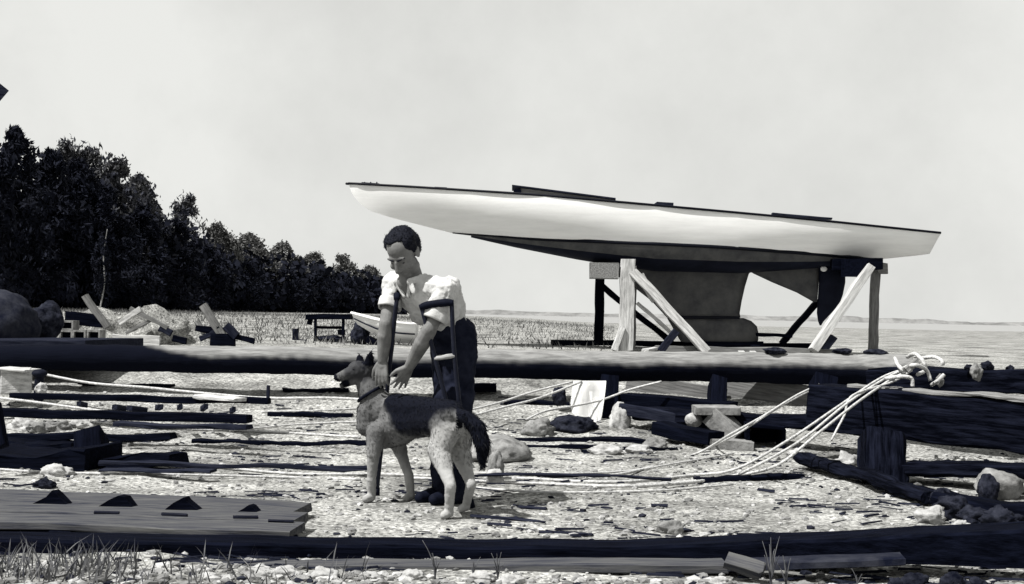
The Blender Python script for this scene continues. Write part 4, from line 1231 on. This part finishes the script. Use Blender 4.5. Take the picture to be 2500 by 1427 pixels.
def front_timbers():
    d0 = 6.0
    top = [(-1300, 1306, 6.0), (-300, 1316, 6.1), (0, 1318, 6.1), (350, 1323, 6.15), (700, 1329, 6.2), (1100, 1334, 6.25), (1500, 1336, 6.25), (1860, 1324, 6.2), (2220, 1308, 6.05), (2500, 1294, 5.95), (2800, 1280, 5.85), (3700, 1250, 5.6)]
    bot = [1392, 1396, 1394, 1384, 1374, 1372, 1366, 1360, 1356, 1366, 1370, 1368]
    bm = bmesh.new()
    T_ = spline([P(*p) for p in top], 8)
    B_ = spline([P(p[0], b, p[2]) for p, b in zip(top, bot)], 8)
    rows = []
    for i, (a, b) in enumerate(zip(T_, B_)):
        w_ = .2
        b = Vector((a.x, b.y, min(b.z, a.z - .06)))
        jz = .008 * noise.noise((a.x * 3, 0, 0)); jy = .01 * noise.noise((a.x * 4, 3, 0))
        rows.append([bm.verts.new(q) for q in (Vector((a.x, a.y + jy + .012, a.z + jz)), Vector((a.x, a.y + w_, a.z + jz + .004)), Vector((a.x, a.y + w_, b.z - .04)), Vector((a.x, a.y + jy * .5, b.z - .04)), Vector((a.x, a.y + jy, a.z - .012 + jz)))])
    for a, c in zip(rows, rows[1:]):
        for k in range(5): bm.faces.new((a[k], a[(k+1) % 5], c[(k+1) % 5], c[k])).material_index = 1 if k in (0, 4) else 0
    bm.faces.new(rows[0]); bm.faces.new(rows[-1])
    o = obj_world("front_timber", bm, M['baulk'], smooth=False)
    o.data.materials.append(M['plat'])  # paler top faces: sunlight on the top put into the colour
    finish(o, "long black baulk of timber running right across the bottom of the photo", "timber")
    o = beam("ledge_plank", P(285, 1386, 6.02), P(1770, 1381, 6.08), .16, .042, M['plat'], seg=24, jit=.003)
    finish(o, "long grey plank lying against the foot of the black front timber", "board")
    o = beam("ledge_plank", P(1776, 1381, 6.06), P(2205, 1367, 5.97), .15, .036, M['mass'], seg=10, jit=.004)
    finish(o, "shorter dark plank carrying on past the tilted slab along the front timber", "board")
    # tilted slab
    q = P(1815, 1376, 5.85)
    o = beam("stone_slab", P(1772, 1366, 5.92), P(1862, 1390, 5.86), .07, .045, M['plat'], up=Vector((0, -.6, .8)), seg=4, jit=.01)
    finish(o, "tilted grey slab of stone leaning on the front timber", "slab")
    rnd = random.Random(17)
    labs = ["at the bottom left corner", "left of the white wedge stone", "shaped like a wedge below the left end of the grey plank", "below the dog's forelegs", "below the middle of the grey plank", "below the first weed", "between the two middle weeds", "right of the middle weeds", "near the tilted slab", "below the tilted slab", "under the shorter dark plank, left", "under the shorter dark plank, middle", "under the shorter dark plank, right", "dark-shaded at the bottom right", "at the bottom right corner", "left of the first weed"]
    pos = [(120, 1428), (640, 1405), (790, 1385), (900, 1412), (1180, 1424), (1010, 1425), (1250, 1420), (1420, 1422), (1600, 1420), (1760, 1418), (1960, 1396), (2030, 1398), (2110, 1390), (2280, 1370), (2450, 1400), (700, 1420)]
    for i, (px, py, r_, l) in enumerate([(2190, 1384, .03, "small dark stone under the end of the shorter dark plank"), (2235, 1378, .04, "dark round stone below the right part of the bottom baulk"), (2330, 1386, .045, "dark stone left of the pale corner stone"), (2385, 1392, .03, "small dark stone beside the pale corner stone")]):
        q = P(px, py, 5.8); q.z = hgt(q.x, q.y) + r_ * .4
        rock(q, (r_ * 1.4, r_, r_), M['dark_stone'], l, 470 + i * 2.7, "stones along the bottom edge", amp=.4)
    for i, ((px, py), l) in enumerate(zip(pos, labs)):
        r = rnd.uniform(.02, .042)
        q = P(px, py, 5.75); q.z = hgt(q.x, q.y) + r * .25
        m = 'dark_stone' if i == 13 else ('stone' if i in (14, 10) else 'bright_stone')
        rock(q, (r * 1.4, r, r * .8), M[m], ("stone " if i == 13 else ("pale stone " if i in (14, 10) else "white stone ")) + l, 400 + i * 1.7, "stones along the bottom edge", amp=.4)
front_timbers()

def small_sticks():
    data = [((1150, 1268), (1330, 1282), "thin dark stick on the sand right of the dog's hind feet"), ((1315, 1303), (1445, 1312), "thin dark stick near the front timber"), ((1195, 1285), (1250, 1292), "short dark stick below the longer one"), ((1590, 1238), (1630, 1240), "short dark stick in the open sand"), ((1250, 1236), (1335, 1246), "curved dark stick behind the dog's hind foot"), ((1850, 1202), (1890, 1205), "small dark stick in the sand below the ropes")]
    for a, c, lab in data:
        o = beam("stick", G(*a, .008), G(*c, .008), .018, .014, M['dark_wood'], seg=6, jit=.008)
        finish(o, lab, "stick", "dark sticks on the sand")
small_sticks()

def shadow_band_boards():  # bands of shadow on the sand shaped as thin dark boards
    data = [((1180, 1094), (1460, 1096), .10, "flat dark board added as a shadow band right of the dog's tail"), ((1420, 1106), (1650, 1098), .07, "thin dark board added as a shadow band beside the pale stones"), ((655, 1015), (860, 1018), .10, "flat dark board added as a shadow band left of the dog's neck"), ((470, 1082), (640, 1086), .10, "flat dark board added as a shadow band right of the left planks"), ((1700, 1180), (1960, 1168), .07, "dark board added as a shadow band under the falling ropes"), ((1230, 985), (1390, 988), .16, "dark board added as a shadow band under the log, crossed by ropes"), ((690, 955), (850, 957), .2, "dark board added as a shadow band far back under the log"), ((200, 942), (420, 946), .2, "dark board added as a shadow band behind the stretched rope")]
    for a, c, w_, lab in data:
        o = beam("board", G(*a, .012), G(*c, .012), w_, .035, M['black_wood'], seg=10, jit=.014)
        finish(o, lab, "board", "dark boards added as shadow bands on the sand")
shadow_band_boards()

def weeds():
    rnd = random.Random(9)
    def plant(px, py, d, h, n, lab):
        b = P(px, py, d); b.z = hgt(b.x, b.y)
        bm = bmesh.new()
        for i in range(n):
            a = rnd.random() * 6.28; L = h * rnd.uniform(.45, 1.05); lean = rnd.uniform(.05, .55)
            pts = [b + Vector((math.cos(a) * lean * L * s * s, math.sin(a) * lean * L * s * s, L * s)) for s in (0, .35, .7, 1)]
            tube_bm(bm, spline(pts, 3), [lerp(.0045, .0012, k / 9) for k in range(10)], 4)
        finish(obj_world("weed", bm, M['weed']), lab, "weed", "dry weeds before the front timber")
    plant(1062, 1420, 5.75, .16, 7, "tall thin weed before the front timber below the dog's hind foot")
    plant(1155, 1412, 5.8, .10, 9, "small weed right of the tall thin one")
    plant(1215, 1412, 5.8, .11, 12, "bushy weed third from the left at the grey plank")
    plant(1882, 1412, 5.7, .20, 16, "largest dry weed beside the tilted slab")
    plant(1920, 1408, 5.75, .14, 8, "thin dry weed right of the largest one")
    plant(2095, 1362, 5.85, .08, 5, "small weed against the front timber at right")
    # stuff: grass at the bottom left corner
    verts, faces = [], []
    for _ in range(420):
        px = rnd.uniform(-60, 330) if rnd.random() < .8 else rnd.uniform(300, 900)
        d = rnd.uniform(5.45, 5.95)
        q = P(px, 1400, d); q.z = hgt(q.x, q.y)
        l = rnd.uniform(.03, .13); a = rnd.random() * 6.28; s = Vector((math.cos(a), math.sin(a), 0)) * .004
        k = len(verts); tip = q + Vector((rnd.gauss(0, .04), rnd.gauss(0, .03), l))
        mid = lerp(q, tip, .55) + Vector((0, 0, l * .1))
        verts.extend([q - s, q + s, mid + s * .7, mid - s * .7, tip]); faces.append((k, k+1, k+2, k+3)); faces.append((k+3, k+2, k+4))
    me = bpy.data.meshes.new("grass"); me.from_pydata(verts, [], faces)
    finish(place("grass", me, M['weed'], Matrix.Identity(4)), "dry grass in the bottom left corner", "grass", kind="stuff")
    # grass stalks along the black timber
weeds()

# ------------------------------------------------------------------ dog
DOG = dict()
def fur(name, body, n, length, width, flow, lift, m, parent, seed, attr=None, dens=None):
    rnd = random.Random(seed)
    me = body.data
    org = wmat(body).translation
    src = [d.value for d in me.attributes[attr].data] if attr else None
    verts, faces, vals = [], [], []
    nv = len(me.vertices)
    for _ in range(n):
        v = me.vertices[rnd.randrange(nv)]
        w = v.co + org
        k_ = dens(w) if dens else 1.0
        nn = v.normal
        d = flow(w)
        d = d - nn * d.dot(nn)
        if d.length < 1e-3: continue
        d = (d.normalized() + nn * lift * rnd.uniform(.4, 1.4) + Vector((rnd.gauss(0, .2), rnd.gauss(0, .2), rnd.gauss(0, .2)))).normalized()
        sd = d.cross(nn)
        if sd.length < 1e-3: continue
        sd = sd.normalized() * width * rnd.uniform(.6, 1.3)
        L = length * k_ * rnd.uniform(.5, 1.3)
        b = v.co - nn * .002
        k = len(verts)
        verts.extend([b - sd, b + sd, b + d * L * .6 + sd * .6 - nn * L * .05, b + d * L - nn * L * .2, b + d * L * .6 - sd * .6 - nn * L * .05])
        faces.append((k, k+1, k+2, k+3, k+4))
        if src:
            q = src[v.index] + rnd.gauss(0, .04)
            vals.extend([q] * 5)
    fm = bpy.data.meshes.new(name); fm.from_pydata(verts, [], faces)
    if src:
        a = fm.attributes.new(attr, 'FLOAT', 'POINT'); a.data.foreach_set("value", vals)
    return place(name, fm, m, Matrix.Translation(org), parent)

def build_dog():
    org = G(1005, 1245)
    t = thing("dog", org, "shepherd dog with black saddle and pale legs standing before the man, facing left", "dog")
    bm = bmesh.new()
    p = lambda *a: P(*a)
    def C(a, r0, b, r1, **k): capsule(bm, P(*a), r0, P(*b), r1, **k)
    side = Vector((-.83, -.55, 0))
    # trunk
    C((1092, 1028, 7.62), .098, (1030, 1026, 7.84), .090, flat=.95, fdir=side)
    C((1035, 1028, 7.82), .092, (960, 1030, 8.05), .120, flat=.85, fdir=side)
    C((985, 1042, 7.98), .102, (945, 1050, 8.10), .108, flat=.8, fdir=side)
    C((960, 1000, 8.04), .085, (925, 1000, 8.12), .090, flat=.85, fdir=side)
    C((1040, 1000, 7.8), .07, (965, 995, 8.02), .08)
    C((1100, 1010, 7.58), .075, (1050, 1005, 7.75), .075)
    # neck
    C((935, 1000, 8.08), .092, (905, 960, 8.10), .074)
    C((912, 985, 8.08), .075, (890, 925, 8.10), .058)
    C((900, 1005, 8.08), .07, (895, 1040, 8.08), .06)
    # head
    C((888, 908, 8.10), .062, (872, 905, 8.08), .058)
    C((872, 908, 8.08), .050, (848, 914, 8.04), .036)
    C((848, 914, 8.04), .034, (824, 922, 8.00), .023)
    C((866, 926, 8.07), .033, (836, 941, 8.02), .017)
    ellip(bm, P(864, 898, 8.05), (.03, .03, .02))
    # near foreleg
    C((920, 1055, 7.99), .064, (912, 1108, 7.97), .040)
    C((912, 1105, 7.97), .038, (907, 1170, 8.0), .026)
    C((907, 1170, 8.0), .029, (908, 1208, 8.03), .024)
    C((906, 1214, 8.03), .027, (893, 1219, 7.99), .022)
    # far foreleg
    C((965, 1060, 8.14), .06, (980, 1110, 8.22), .038)
    C((980, 1108, 8.22), .036, (998, 1162, 8.14), .026)
    C((998, 1160, 8.14), .029, (1003, 1205, 8.15), .024)
    C((1003, 1211, 8.15), .027, (992, 1217, 8.13), .022)
    # near hind leg: thigh, shank, metatarsus, paw
    C((1092, 1045, 7.60), .105, (1072, 1100, 7.58), .072, flat=.75, fdir=side)
    C((1072, 1100, 7.58), .066, (1088, 1150, 7.50), .042)
    C((1088, 1150, 7.50), .040, (1100, 1186, 7.42), .030)
    C((1100, 1188, 7.42), .031, (1096, 1246, 7.47), .024)
    C((1096, 1252, 7.47), .028, (1084, 1259, 7.45), .023)
    # far hind leg
    C((1118, 1040, 7.72), .085, (1122, 1100, 7.76), .066, flat=.75, fdir=side)
    C((1122, 1100, 7.76), .062, (1138, 1148, 7.68), .040)
    C((1138, 1148, 7.68), .038, (1150, 1182, 7.60), .028)
    C((1150, 1184, 7.60), .029, (1138, 1232, 7.66), .023)
    C((1137, 1237, 7.66), .026, (1126, 1243, 7.66), .022)
    # tail, bushy
    tp = [P(1108, 1008, 7.55), P(1140, 1020, 7.47), P(1165, 1045, 7.43), P(1178, 1085, 7.42), P(1178, 1135, 7.45)]
    tr = [.03, .036, .044, .042, .016]
    for a, b, ra, rb in zip(tp, tp[1:], tr, tr[1:]): capsule(bm, a, ra, b, rb)
    # ears
    def ear(base, tip, w_, bm):
        B, Tt = P(*base), P(*tip)
        ax = (Tt - B)
        u = Vector((1, .2, 0)).normalized()
        capsule(bm, B, w_, B + ax * .5, w_ * .72, flat=.38, fdir=Vector((-.4, 1, 0)))
        capsule(bm, B + ax * .45, w_ * .74, Tt, .007, flat=.38, fdir=Vector((-.4, 1, 0)))
    ear((900, 893, 8.06), (906, 857, 8.05), .036, bm)
    ear((880, 888, 8.14), (877, 864, 8.15), .032, bm)
    me = remeshed(bm, .006, 3, .0024, 55)
    me.transform(Matrix.Translation(-org))
    o = place("body", me, None, Matrix.Translation(org), t)
    # coat pattern
    at = me.attributes.new("coat", 'FLOAT', 'POINT')
    f = Vector((-.57, .82, 0)).normalized()
    hipc = P(1092, 1028, 7.62)
    vals = []
    tailp = tp
    headc = P(872, 905, 8.08); earb = P(893, 880, 8.08); nose = P(820, 924, 8.0)
    for v in me.vertices:
        w = v.co + org
        s = (w - hipc).dot(f)
        n_ = .05 * noise.noise(w * 8) + .03 * noise.noise(w * 23)
        dark = 0.0
        # saddle: back and upper sides between rump and shoulder
        lim = interp([(-.2, .58), (-.10, .545), (.02, .48), (.10, .39), (.35, .37), (.44, .45), (.52, .52), (.62, .60)], s) + n_
        if -.2 < s < .52: dark = sst(-.06, .07, w.z - lim + .5 * n_)
        dark = max(dark, .62 * sst(.20, .46, s + n_) * sst(.12, .40, w.z + n_), .86 * (1 - sst(.07, .18, (w - headc).length + n_)))
        # tail
        for a, b in zip(tailp, tailp[1:]):
            ab = b - a; k = max(0, min(1, (w - a).dot(ab) / ab.length_squared))
            if (w - a - ab * k).length < .075 and w.x > tailp[0].x + .015: dark = 1.0
        # dark ears and mask, nose, jaw
        if (w - P(901, 872, 8.06)).length < .055 or (w - P(878, 872, 8.14)).length < .05: dark = 1.0
        dark = max(dark, 1 - sst(.012, .036, (w - P(867, 902, 8.05)).length + n_ * .4), 1 - sst(.02, .05, (w - P(887, 902, 8.06)).length + n_ * .5))
        hd = w - P(886, 892, 8.08)
        if hd.length < .05 and hd.z > -.015: dark = max(dark, .9)
        if (w - nose).length < .026: dark = 1.0
        dark = max(dark, 1 - sst(.018, .036, (w - P(844, 937, 8.03)).length + n_ * .3), .55 - sst(.0, .09, (w - nose).length))
        if (w - P(877, 960, 8.05)).length < .04: dark = .7
        vals.append(dark)
    at.data.foreach_set("value", vals)
    m = mat("shepherd_coat", .22, .36, 6, .9, .5, (1, 1, .5), spec=.1)
    n, l = m.node_tree.nodes, m.node_tree.links
    b = n["Principled BSDF"]
    src = b.inputs["Base Color"].links[0].from_socket
    an = n.new("ShaderNodeAttribute"); an.attribute_name = "coat"
    mx = n.new("ShaderNodeMix"); mx.data_type = 'RGBA'
    l.new(an.outputs["Fac"], mx.inputs[0]); l.new(src, mx.inputs[6]); mx.inputs[7].default_value = tint(.0035)
    l.new(mx.outputs[2], b.inputs["Base Color"])
    me.materials.append(m)
    def dflow(w):
        if w.z < .36 : return Vector((0, 0, -1)) - f * .25
        if w.x > tp[1].x - .02: return Vector((.25, 0, -1))
        return -f - Vector((0, 0, .55))
    def ddens(w):
        if w.z < .28: return .35
        if (w - headc).length < .11: return .4
        if w.x > tp[1].x - .02: return 1.7
        return 1.0
    fur("fur", o, 34000, .021, .0018, dflow, .20, m, t, 8, "coat", ddens)
    # collar
    c = P(905, 962, 8.09); ax = (P(890, 925, 8.10) - P(935, 1000, 8.08)).normalized()
    u = ax.orthogonal().normalized(); v = ax.cross(u)
    bm = bmesh.new()
    tube_bm(bm, [c + (u * math.cos(a) + v * math.sin(a)) * .082 for a in [2 * math.pi * k / 28 for k in range(29)]], .009, 6)
    obj_world("collar", bm, M['leather'], t)
    bm = bmesh.new(); ellip(bm, P(864, 903, 8.028), (.007, .007, .006), sub=2)
    obj_world("eye", bm, M['black_paint'], t)
build_dog()

# ------------------------------------------------------------------ man
def build_man():
    org = P(1105, 1236, 8.08); org.z = hgt(org.x, org.y)
    t = thing("person", org, "man in white open-necked shirt and dark trousers on crutches, bending over the dog", "person")
    pelv = P(1110, 836, 8.10)
    hipR, hipL = P(1094, 842, 8.16), P(1121, 845, 8.04)
    chest = P(1060, 748, 7.97)
    neck = P(1012, 695, 7.88)
    shR, shL = P(962, 694, 8.02), P(1089, 708, 7.78)
    elR, wrR = P(943, 790, 7.94), P(934, 880, 7.98)
    elL, wrL = P(1048, 806, 7.74), P(1001, 893, 7.87)
    headc = P(984, 618, 7.80)
    ff = Vector((-.72, -.68, 0)).normalized()        # facing
    rr = Vector((-.68, .72, 0))                      # his right
    # ---- skin: one continuous body
    bm = bmesh.new()
    # legs + trunk inside the clothes
    knR, anR = P(1092, 1032, 8.08), P(1078, 1208, 8.14)
    knL, anL = P(1120, 1036, 7.98), P(1112, 1210, 8.06)
    anR.z = hgt(anR.x, anR.y) + .09; anL.z = hgt(anL.x, anL.y) + .09
    for a, b, ra, rb in ((hipR, knR, .065, .045), (knR, anR, .042, .032), (hipL, knL, .065, .045), (knL, anL, .042, .032)): capsule(bm, a, ra, b, rb)
    capsule(bm, pelv, .10, chest, .105)
    capsule(bm, chest, .105, neck - Vector((0, 0, .03)), .06)
    capsule(bm, shR, .045, shL, .045)
    # neck
    nk = headc + Vector((.03, .05, -.06))
    capsule(bm, neck, .062, nk, .056)
    # arms
    capsule(bm, shR, .05, elR, .041); capsule(bm, elR, .042, lerp(elR, wrR, .35), .043); capsule(bm, lerp(elR, wrR, .35), .042, wrR, .027, flat=1.15)
    capsule(bm, shL, .05, elL, .042); capsule(bm, elL, .043, lerp(elL, wrL, .35), .045); capsule(bm, lerp(elL, wrL, .35), .044, wrL, .029, flat=1.15)
    # head in local axes: fw (face forward), upv (crown), rt (his right)
    yaw = Vector((-.42, -.9, 0)).normalized()
    tilt = R_(44)
    fw = (yaw * math.cos(tilt) - Vector((0, 0, 1)) * math.sin(tilt)).normalized()
    upv = (yaw * math.sin(tilt) + Vector((0, 0, 1)) * math.cos(tilt)).normalized()
    rt = fw.cross(upv).normalized()
    upv = (upv + rt * .05).normalized(); rt = fw.cross(upv).normalized()
    HR = Matrix((rt, fw, upv)).transposed()
    S = 1.06
    def hp(x, y, z): return headc + (rt * x + fw * y + upv * z) * S
    def el(x, y, z, a, b, c): ellip(bm, hp(x, y, z), (a * S, b * S, c * S), HR)
    el(0, -.015, .035, .076, .096, .088)        # cranium
    el(0, .03, -.028, .065, .062, .095)          # face
    el(0, .050, -.102, .045, .042, .036)        # jaw
    el(0, .076, -.120, .023, .02, .018)         # chin
    el(.04, .02, -.085, .028, .045, .034); el(-.04, .02, -.085, .028, .045, .034)
    el(0, .074, .022, .055, .013, .016)         # brow ridge
    el(.042, .062, -.034, .022, .022, .022); el(-.042, .062, -.034, .022, .022, .022)   # cheekbones
    capsule(bm, hp(0, .092, .008), .009 * S, hp(0, .112, -.034), .013 * S)           # nose
    el(.012, .1, -.038, .01, .012, .008); el(-.012, .1, -.038, .01, .012, .008)
    el(0, .088, -.076, .024, .01, .007); el(0, .086, -.089, .021, .011, .007)       # lips
    for sx in (1, -1):
        el(sx * .078, -.012, -.008, .009, .022, .034)
        el(sx * .082, -.018, .006, .007, .018, .02)
    # throat wedge showing in the open neck
    chestf = ff * .115
    def sp_(a, b): return lerp(neck, chest, a) + ff * b
    nb = neck + ff * .075 + Vector((0, 0, -.02))
    capsule(bm, nb + Vector((0, 0, .02)), .05, lerp(neck, chest, .55) + ff * .112, .012, flat=.6, fdir=ff)
    # hands
    def hand(wr, palm_dir, side, normal, spread, flex, thumb_side):
        pd = palm_dir.normalized(); sd = (side - pd * side.dot(pd)).normalized(); nn = pd.cross(sd)
        if nn.dot(normal) < 0: nn = -nn                 # nn: back of hand
        kn = wr + pd * .088
        capsule(bm, wr, .027, wr + pd * .03, .03, flat=.6, fdir=nn)
        for k, off in enumerate((-.030, -.010, .010, .030)):
            capsule(bm, wr + pd * .025 + sd * off * .6, .016, kn + sd * off, .0125, flat=.85, fdir=nn)
        lens = (.066, .078, .074, .058)
        for k, off in enumerate((-.030, -.010, .010, .030)):
            L = lens[k] if thumb_side < 0 else lens[3 - k]
            a0 = spread * (off / .03)
            d1 = (pd + sd * a0 - nn * flex).normalized()
            d2 = (pd + sd * a0 - nn * flex * 2.6).normalized()
            d3 = (pd + sd * a0 - nn * flex * 4.2).normalized()
            b0 = kn + sd * off; b1 = b0 + d1 * L * .45; b2 = b1 + d2 * L * .32; b3 = b2 + d3 * L * .23
            capsule(bm, b0, .0105, b1, .0095, 10); capsule(bm, b1, .0095, b2, .0085, 10); capsule(bm, b2, .0085, b3, .0065, 10)
        ts = sd * thumb_side
        q0 = wr + pd * .025 + ts * .024; q1 = q0 + (pd * .7 + ts * .6 - nn * .25).normalized() * .045; q2 = q1 + (pd * .95 + ts * .25 - nn * .3).normalized() * .032; q3 = q2 + (pd - nn * .3).normalized() * .022
        capsule(bm, q0, .017, q1, .0125, 10); capsule(bm, q1, .0125, q2, .0105, 10); capsule(bm, q2, .0105, q3, .008, 10)
    hand(wrL, P(961, 964, 7.93) - wrL, Vector((1, .25, .4)), Vector((.2, -.9, .5)), .30, .05, -1)
    hand(wrR, P(930, 942, 7.97) - wrR, Vector((1, -.3, 0)), Vector((-.3, -1, .2)), .12, .22, -1)
    blob("body", bm, .0048, M['skin'], t, 2)
    # ---- eyes
    for sx in (1, -1):
        b2 = bmesh.new(); ellip(b2, hp(sx * .031, .074, -.004), (.010 * S, .008 * S, .005 * S), HR, 2)
        obj_world("eye", b2, M['black_paint'], t)
        b2 = bmesh.new(); capsule(b2, hp(sx * .016, .088, .020), .005, hp(sx * .050, .074, .024), .004)
        obj_world("eyebrow", b2, M['hair'], t)
    # ---- hair: cap swept back, parting, longer on top
    hb = bmesh.new()
    def hel(x, y, z, a, b, c): ellip(hb, hp(x, y, z), (a * S, b * S, c * S), HR)
    hel(0, -.036, .054, .078, .088, .080)
    hel(0, -.062, .02, .080, .070, .082)
    hel(0, -.008, .098, .056, .050, .032)
    hel(-.055, -.016, .062, .032, .055, .05)
    hel(.055, -.016, .062, .032, .055, .05)
    hel(-.074, -.012, .03, .012, .028, .035); hel(.074, -.012, .03, .012, .028, .035)
    hel(.02, .026, .104, .034, .026, .015); hel(0, -.08, -.03, .06, .045, .055)
    ho = blob("hair", hb, .005, M['hair'], t, 2, .003, 60)
    fur("hair_strands", ho, 5200, .020, .0014, lambda w: (-fw * .9 - upv * .25), .10, M['hair'], t, 4)
    # ---- shirt
    sb = bmesh.new()
    waist = lerp(pelv, chest, .18)
    capsule(sb, lerp(pelv, chest, .40), .108, chest, .138, flat=.86, fdir=ff)
    capsule(sb, chest + rr * .05, .125, lerp(chest, neck, .7) + rr * .04, .095)
    capsule(sb, chest - rr * .05, .125, lerp(chest, neck, .7) - rr * .04, .095)
    capsule(sb, shR, .068, lerp(shR, neck, .75), .066); capsule(sb, shL, .068, lerp(shL, neck, .75), .066)
    capsule(sb, shL, .068, lerp(chest, pelv, .1) - rr * .05, .1)
    capsule(sb, shR, .072, chest + rr * .09, .09)
    # hump of the back
    capsule(sb, lerp(neck, shL, .8) - ff * .08 + Vector((0, 0, .012)), .062, chest - ff * .085, .115)
    capsule(sb, chest - ff * .08, .12, lerp(pelv, chest, .45) - ff * .02, .105)
    # sleeves
    slR = lerp(shR, elR, .38); slL = lerp(shL, elL, .52)
    capsule(sb, shR, .064, slR, .060); capsule(sb, shL, .068, slL, .066)
    # loose hem hanging at the hip
    blob("shirt", sb, .0065, M['shirt'], t, 2, .009, 26)
    for (c, e, rr2) in ((slR, elR, .066), (slL, elL, .071)):
        ax = (e - c).normalized(); u = ax.orthogonal().normalized(); v = ax.cross(u)
        b2 = bmesh.new()
        pts = [c + ax * .045 + (u * math.cos(a) + v * math.sin(a)) * rr2 * .86 for a in [2 * math.pi * k / 28 for k in range(29)]]
        rows = []
        for k in range(28):
            e_ = (u * math.cos(2*math.pi*k/28) + v * math.sin(2*math.pi*k/28))
            wob = 1 + .06 * math.sin(k * 1.3)
            rows.append([b2.verts.new(c + ax * s + e_ * rr2 * q * wob) for s, q in ((.0, .95), (.015, 1.02), (.05, 1.04), (.06, 1.0), (.055, .86), (.0, .86))])
        for k in range(28):
            a, b = rows[k], rows[(k+1) % 28]
            for j in range(6): b2.faces.new((a[j], a[(j+1) % 6], b[(j+1) % 6], b[j]))
        obj_world("sleeve_cuff", b2, M['shirt'], t)
    # collar flaps either side of the open neck
    for sg in (1, -1):
        a = neck + rr * sg * .072 + Vector((0, 0, .045)) - ff * .02
        b = neck + rr * sg * .062 + ff * .085 + Vector((0, 0, .012))
        c = lerp(neck, chest, .32) + rr * sg * .085 + ff * .125
        d = lerp(neck, chest, .55) + rr * sg * .018 + ff * .142
        b2 = bmesh.new()
        capsule(b2, a, .02, b, .022, flat=.5, fdir=rr)
        capsule(b2, b, .024, c, .02, flat=.4, fdir=ff)
        capsule(b2, b, .018, d, .014, flat=.5, fdir=ff)
        blob("collar", b2, .006, M['shirt'], t, 2)
    # ---- trousers
    tb = bmesh.new()
    capsule(tb, lerp(pelv, chest, .36), .134, pelv + Vector((0, 0, .02)), .138, flat=.9, fdir=ff)
    capsule(tb, pelv + Vector((0, 0, .03)), .138, (hipR + hipL) / 2 - Vector((0, 0, .04)), .142, flat=.9, fdir=ff)
    for h_, k_, a_ in ((hipR, knR, anR), (hipL, knL, anL)):
        capsule(tb, h_, .105, k_, .078); capsule(tb, k_, .076, a_ + Vector((0, 0, -.02)), .068)
    blob("trousers", tb, .008, M['trousers'], t, 2, .016, 13)
    bb = bmesh.new()
    # ---- shoes
    for a_ in (anR, anL):
        b2 = bmesh.new()
        gz = hgt(a_.x, a_.y)
        h0 = Vector((a_.x, a_.y, gz + .045)) - ff * .05; h1 = h0 + ff * .21
        capsule(b2, h0, .042, lerp(h0, h1, .6), .046); capsule(b2, lerp(h0, h1, .6), .045, h1 - Vector((0, 0, .008)), .034)
        capsule(b2, h0 + ff * .02, .042, h0 + ff * .03 + Vector((0, 0, .06)), .04)
        blob("shoe", b2, .007, M['leather'], t, 2)
    bb.free()
    # ---- crutches: things of their own
    def crutch(top, grip, tip, spread, lab):
        ax = (tip - top).normalized()
        sp = (spread - ax * spread.dot(ax)).normalized()
        c = thing("crutch", tip, lab, "crutch", "the man's two crutches")
        tube("underarm_pad", [top - sp * .095, top - sp * .05 - ax * .008, top + sp * .05 - ax * .008, top + sp * .095], [.017, .022, .022, .017], M['leather'], c, 8, n=5)
        g = grip
        conv = top + (tip - top) * .72
        for sg in (1, -1):
            tube("upright", [top + sp * sg * .085, g + sp * sg * .055, conv + sp * sg * .013], .0125, M['crutch'], c, 8, n=6)
        tube("grip", [g - sp * .058, g + sp * .058], .014, M['pale_wood'], c, 8, n=1)
        tube("shaft", [conv - ax * .06, tip + ax * -.04], .0145, M['crutch'], c, 8, n=1)
        tube("rubber_tip", [tip - ax * .05, tip], [.018, .022], M['rubber'], c, 8, n=1)
    tipL = G(1150, 1238); tipL = P(1152, 1236, 7.92); tipL.z = hgt(tipL.x, tipL.y)
    tL = P(1066, 746, 7.70)
    crutch(tL, P(1086, 872, 7.755), tipL, Vector((1, -.1, 0)), "crutch with a pale handgrip under the man's arm at the right")
    tipR = P(918, 1222, 8.35); tipR.z = hgt(tipR.x, tipR.y)
    tR = P(970, 718, 7.93)
    crutch(tR, lerp(tR, tipR, .26), tipR, Vector((tR.x / tR.y, 1, 0)), "crutch seen edge-on under the man's arm at the left")
build_man()
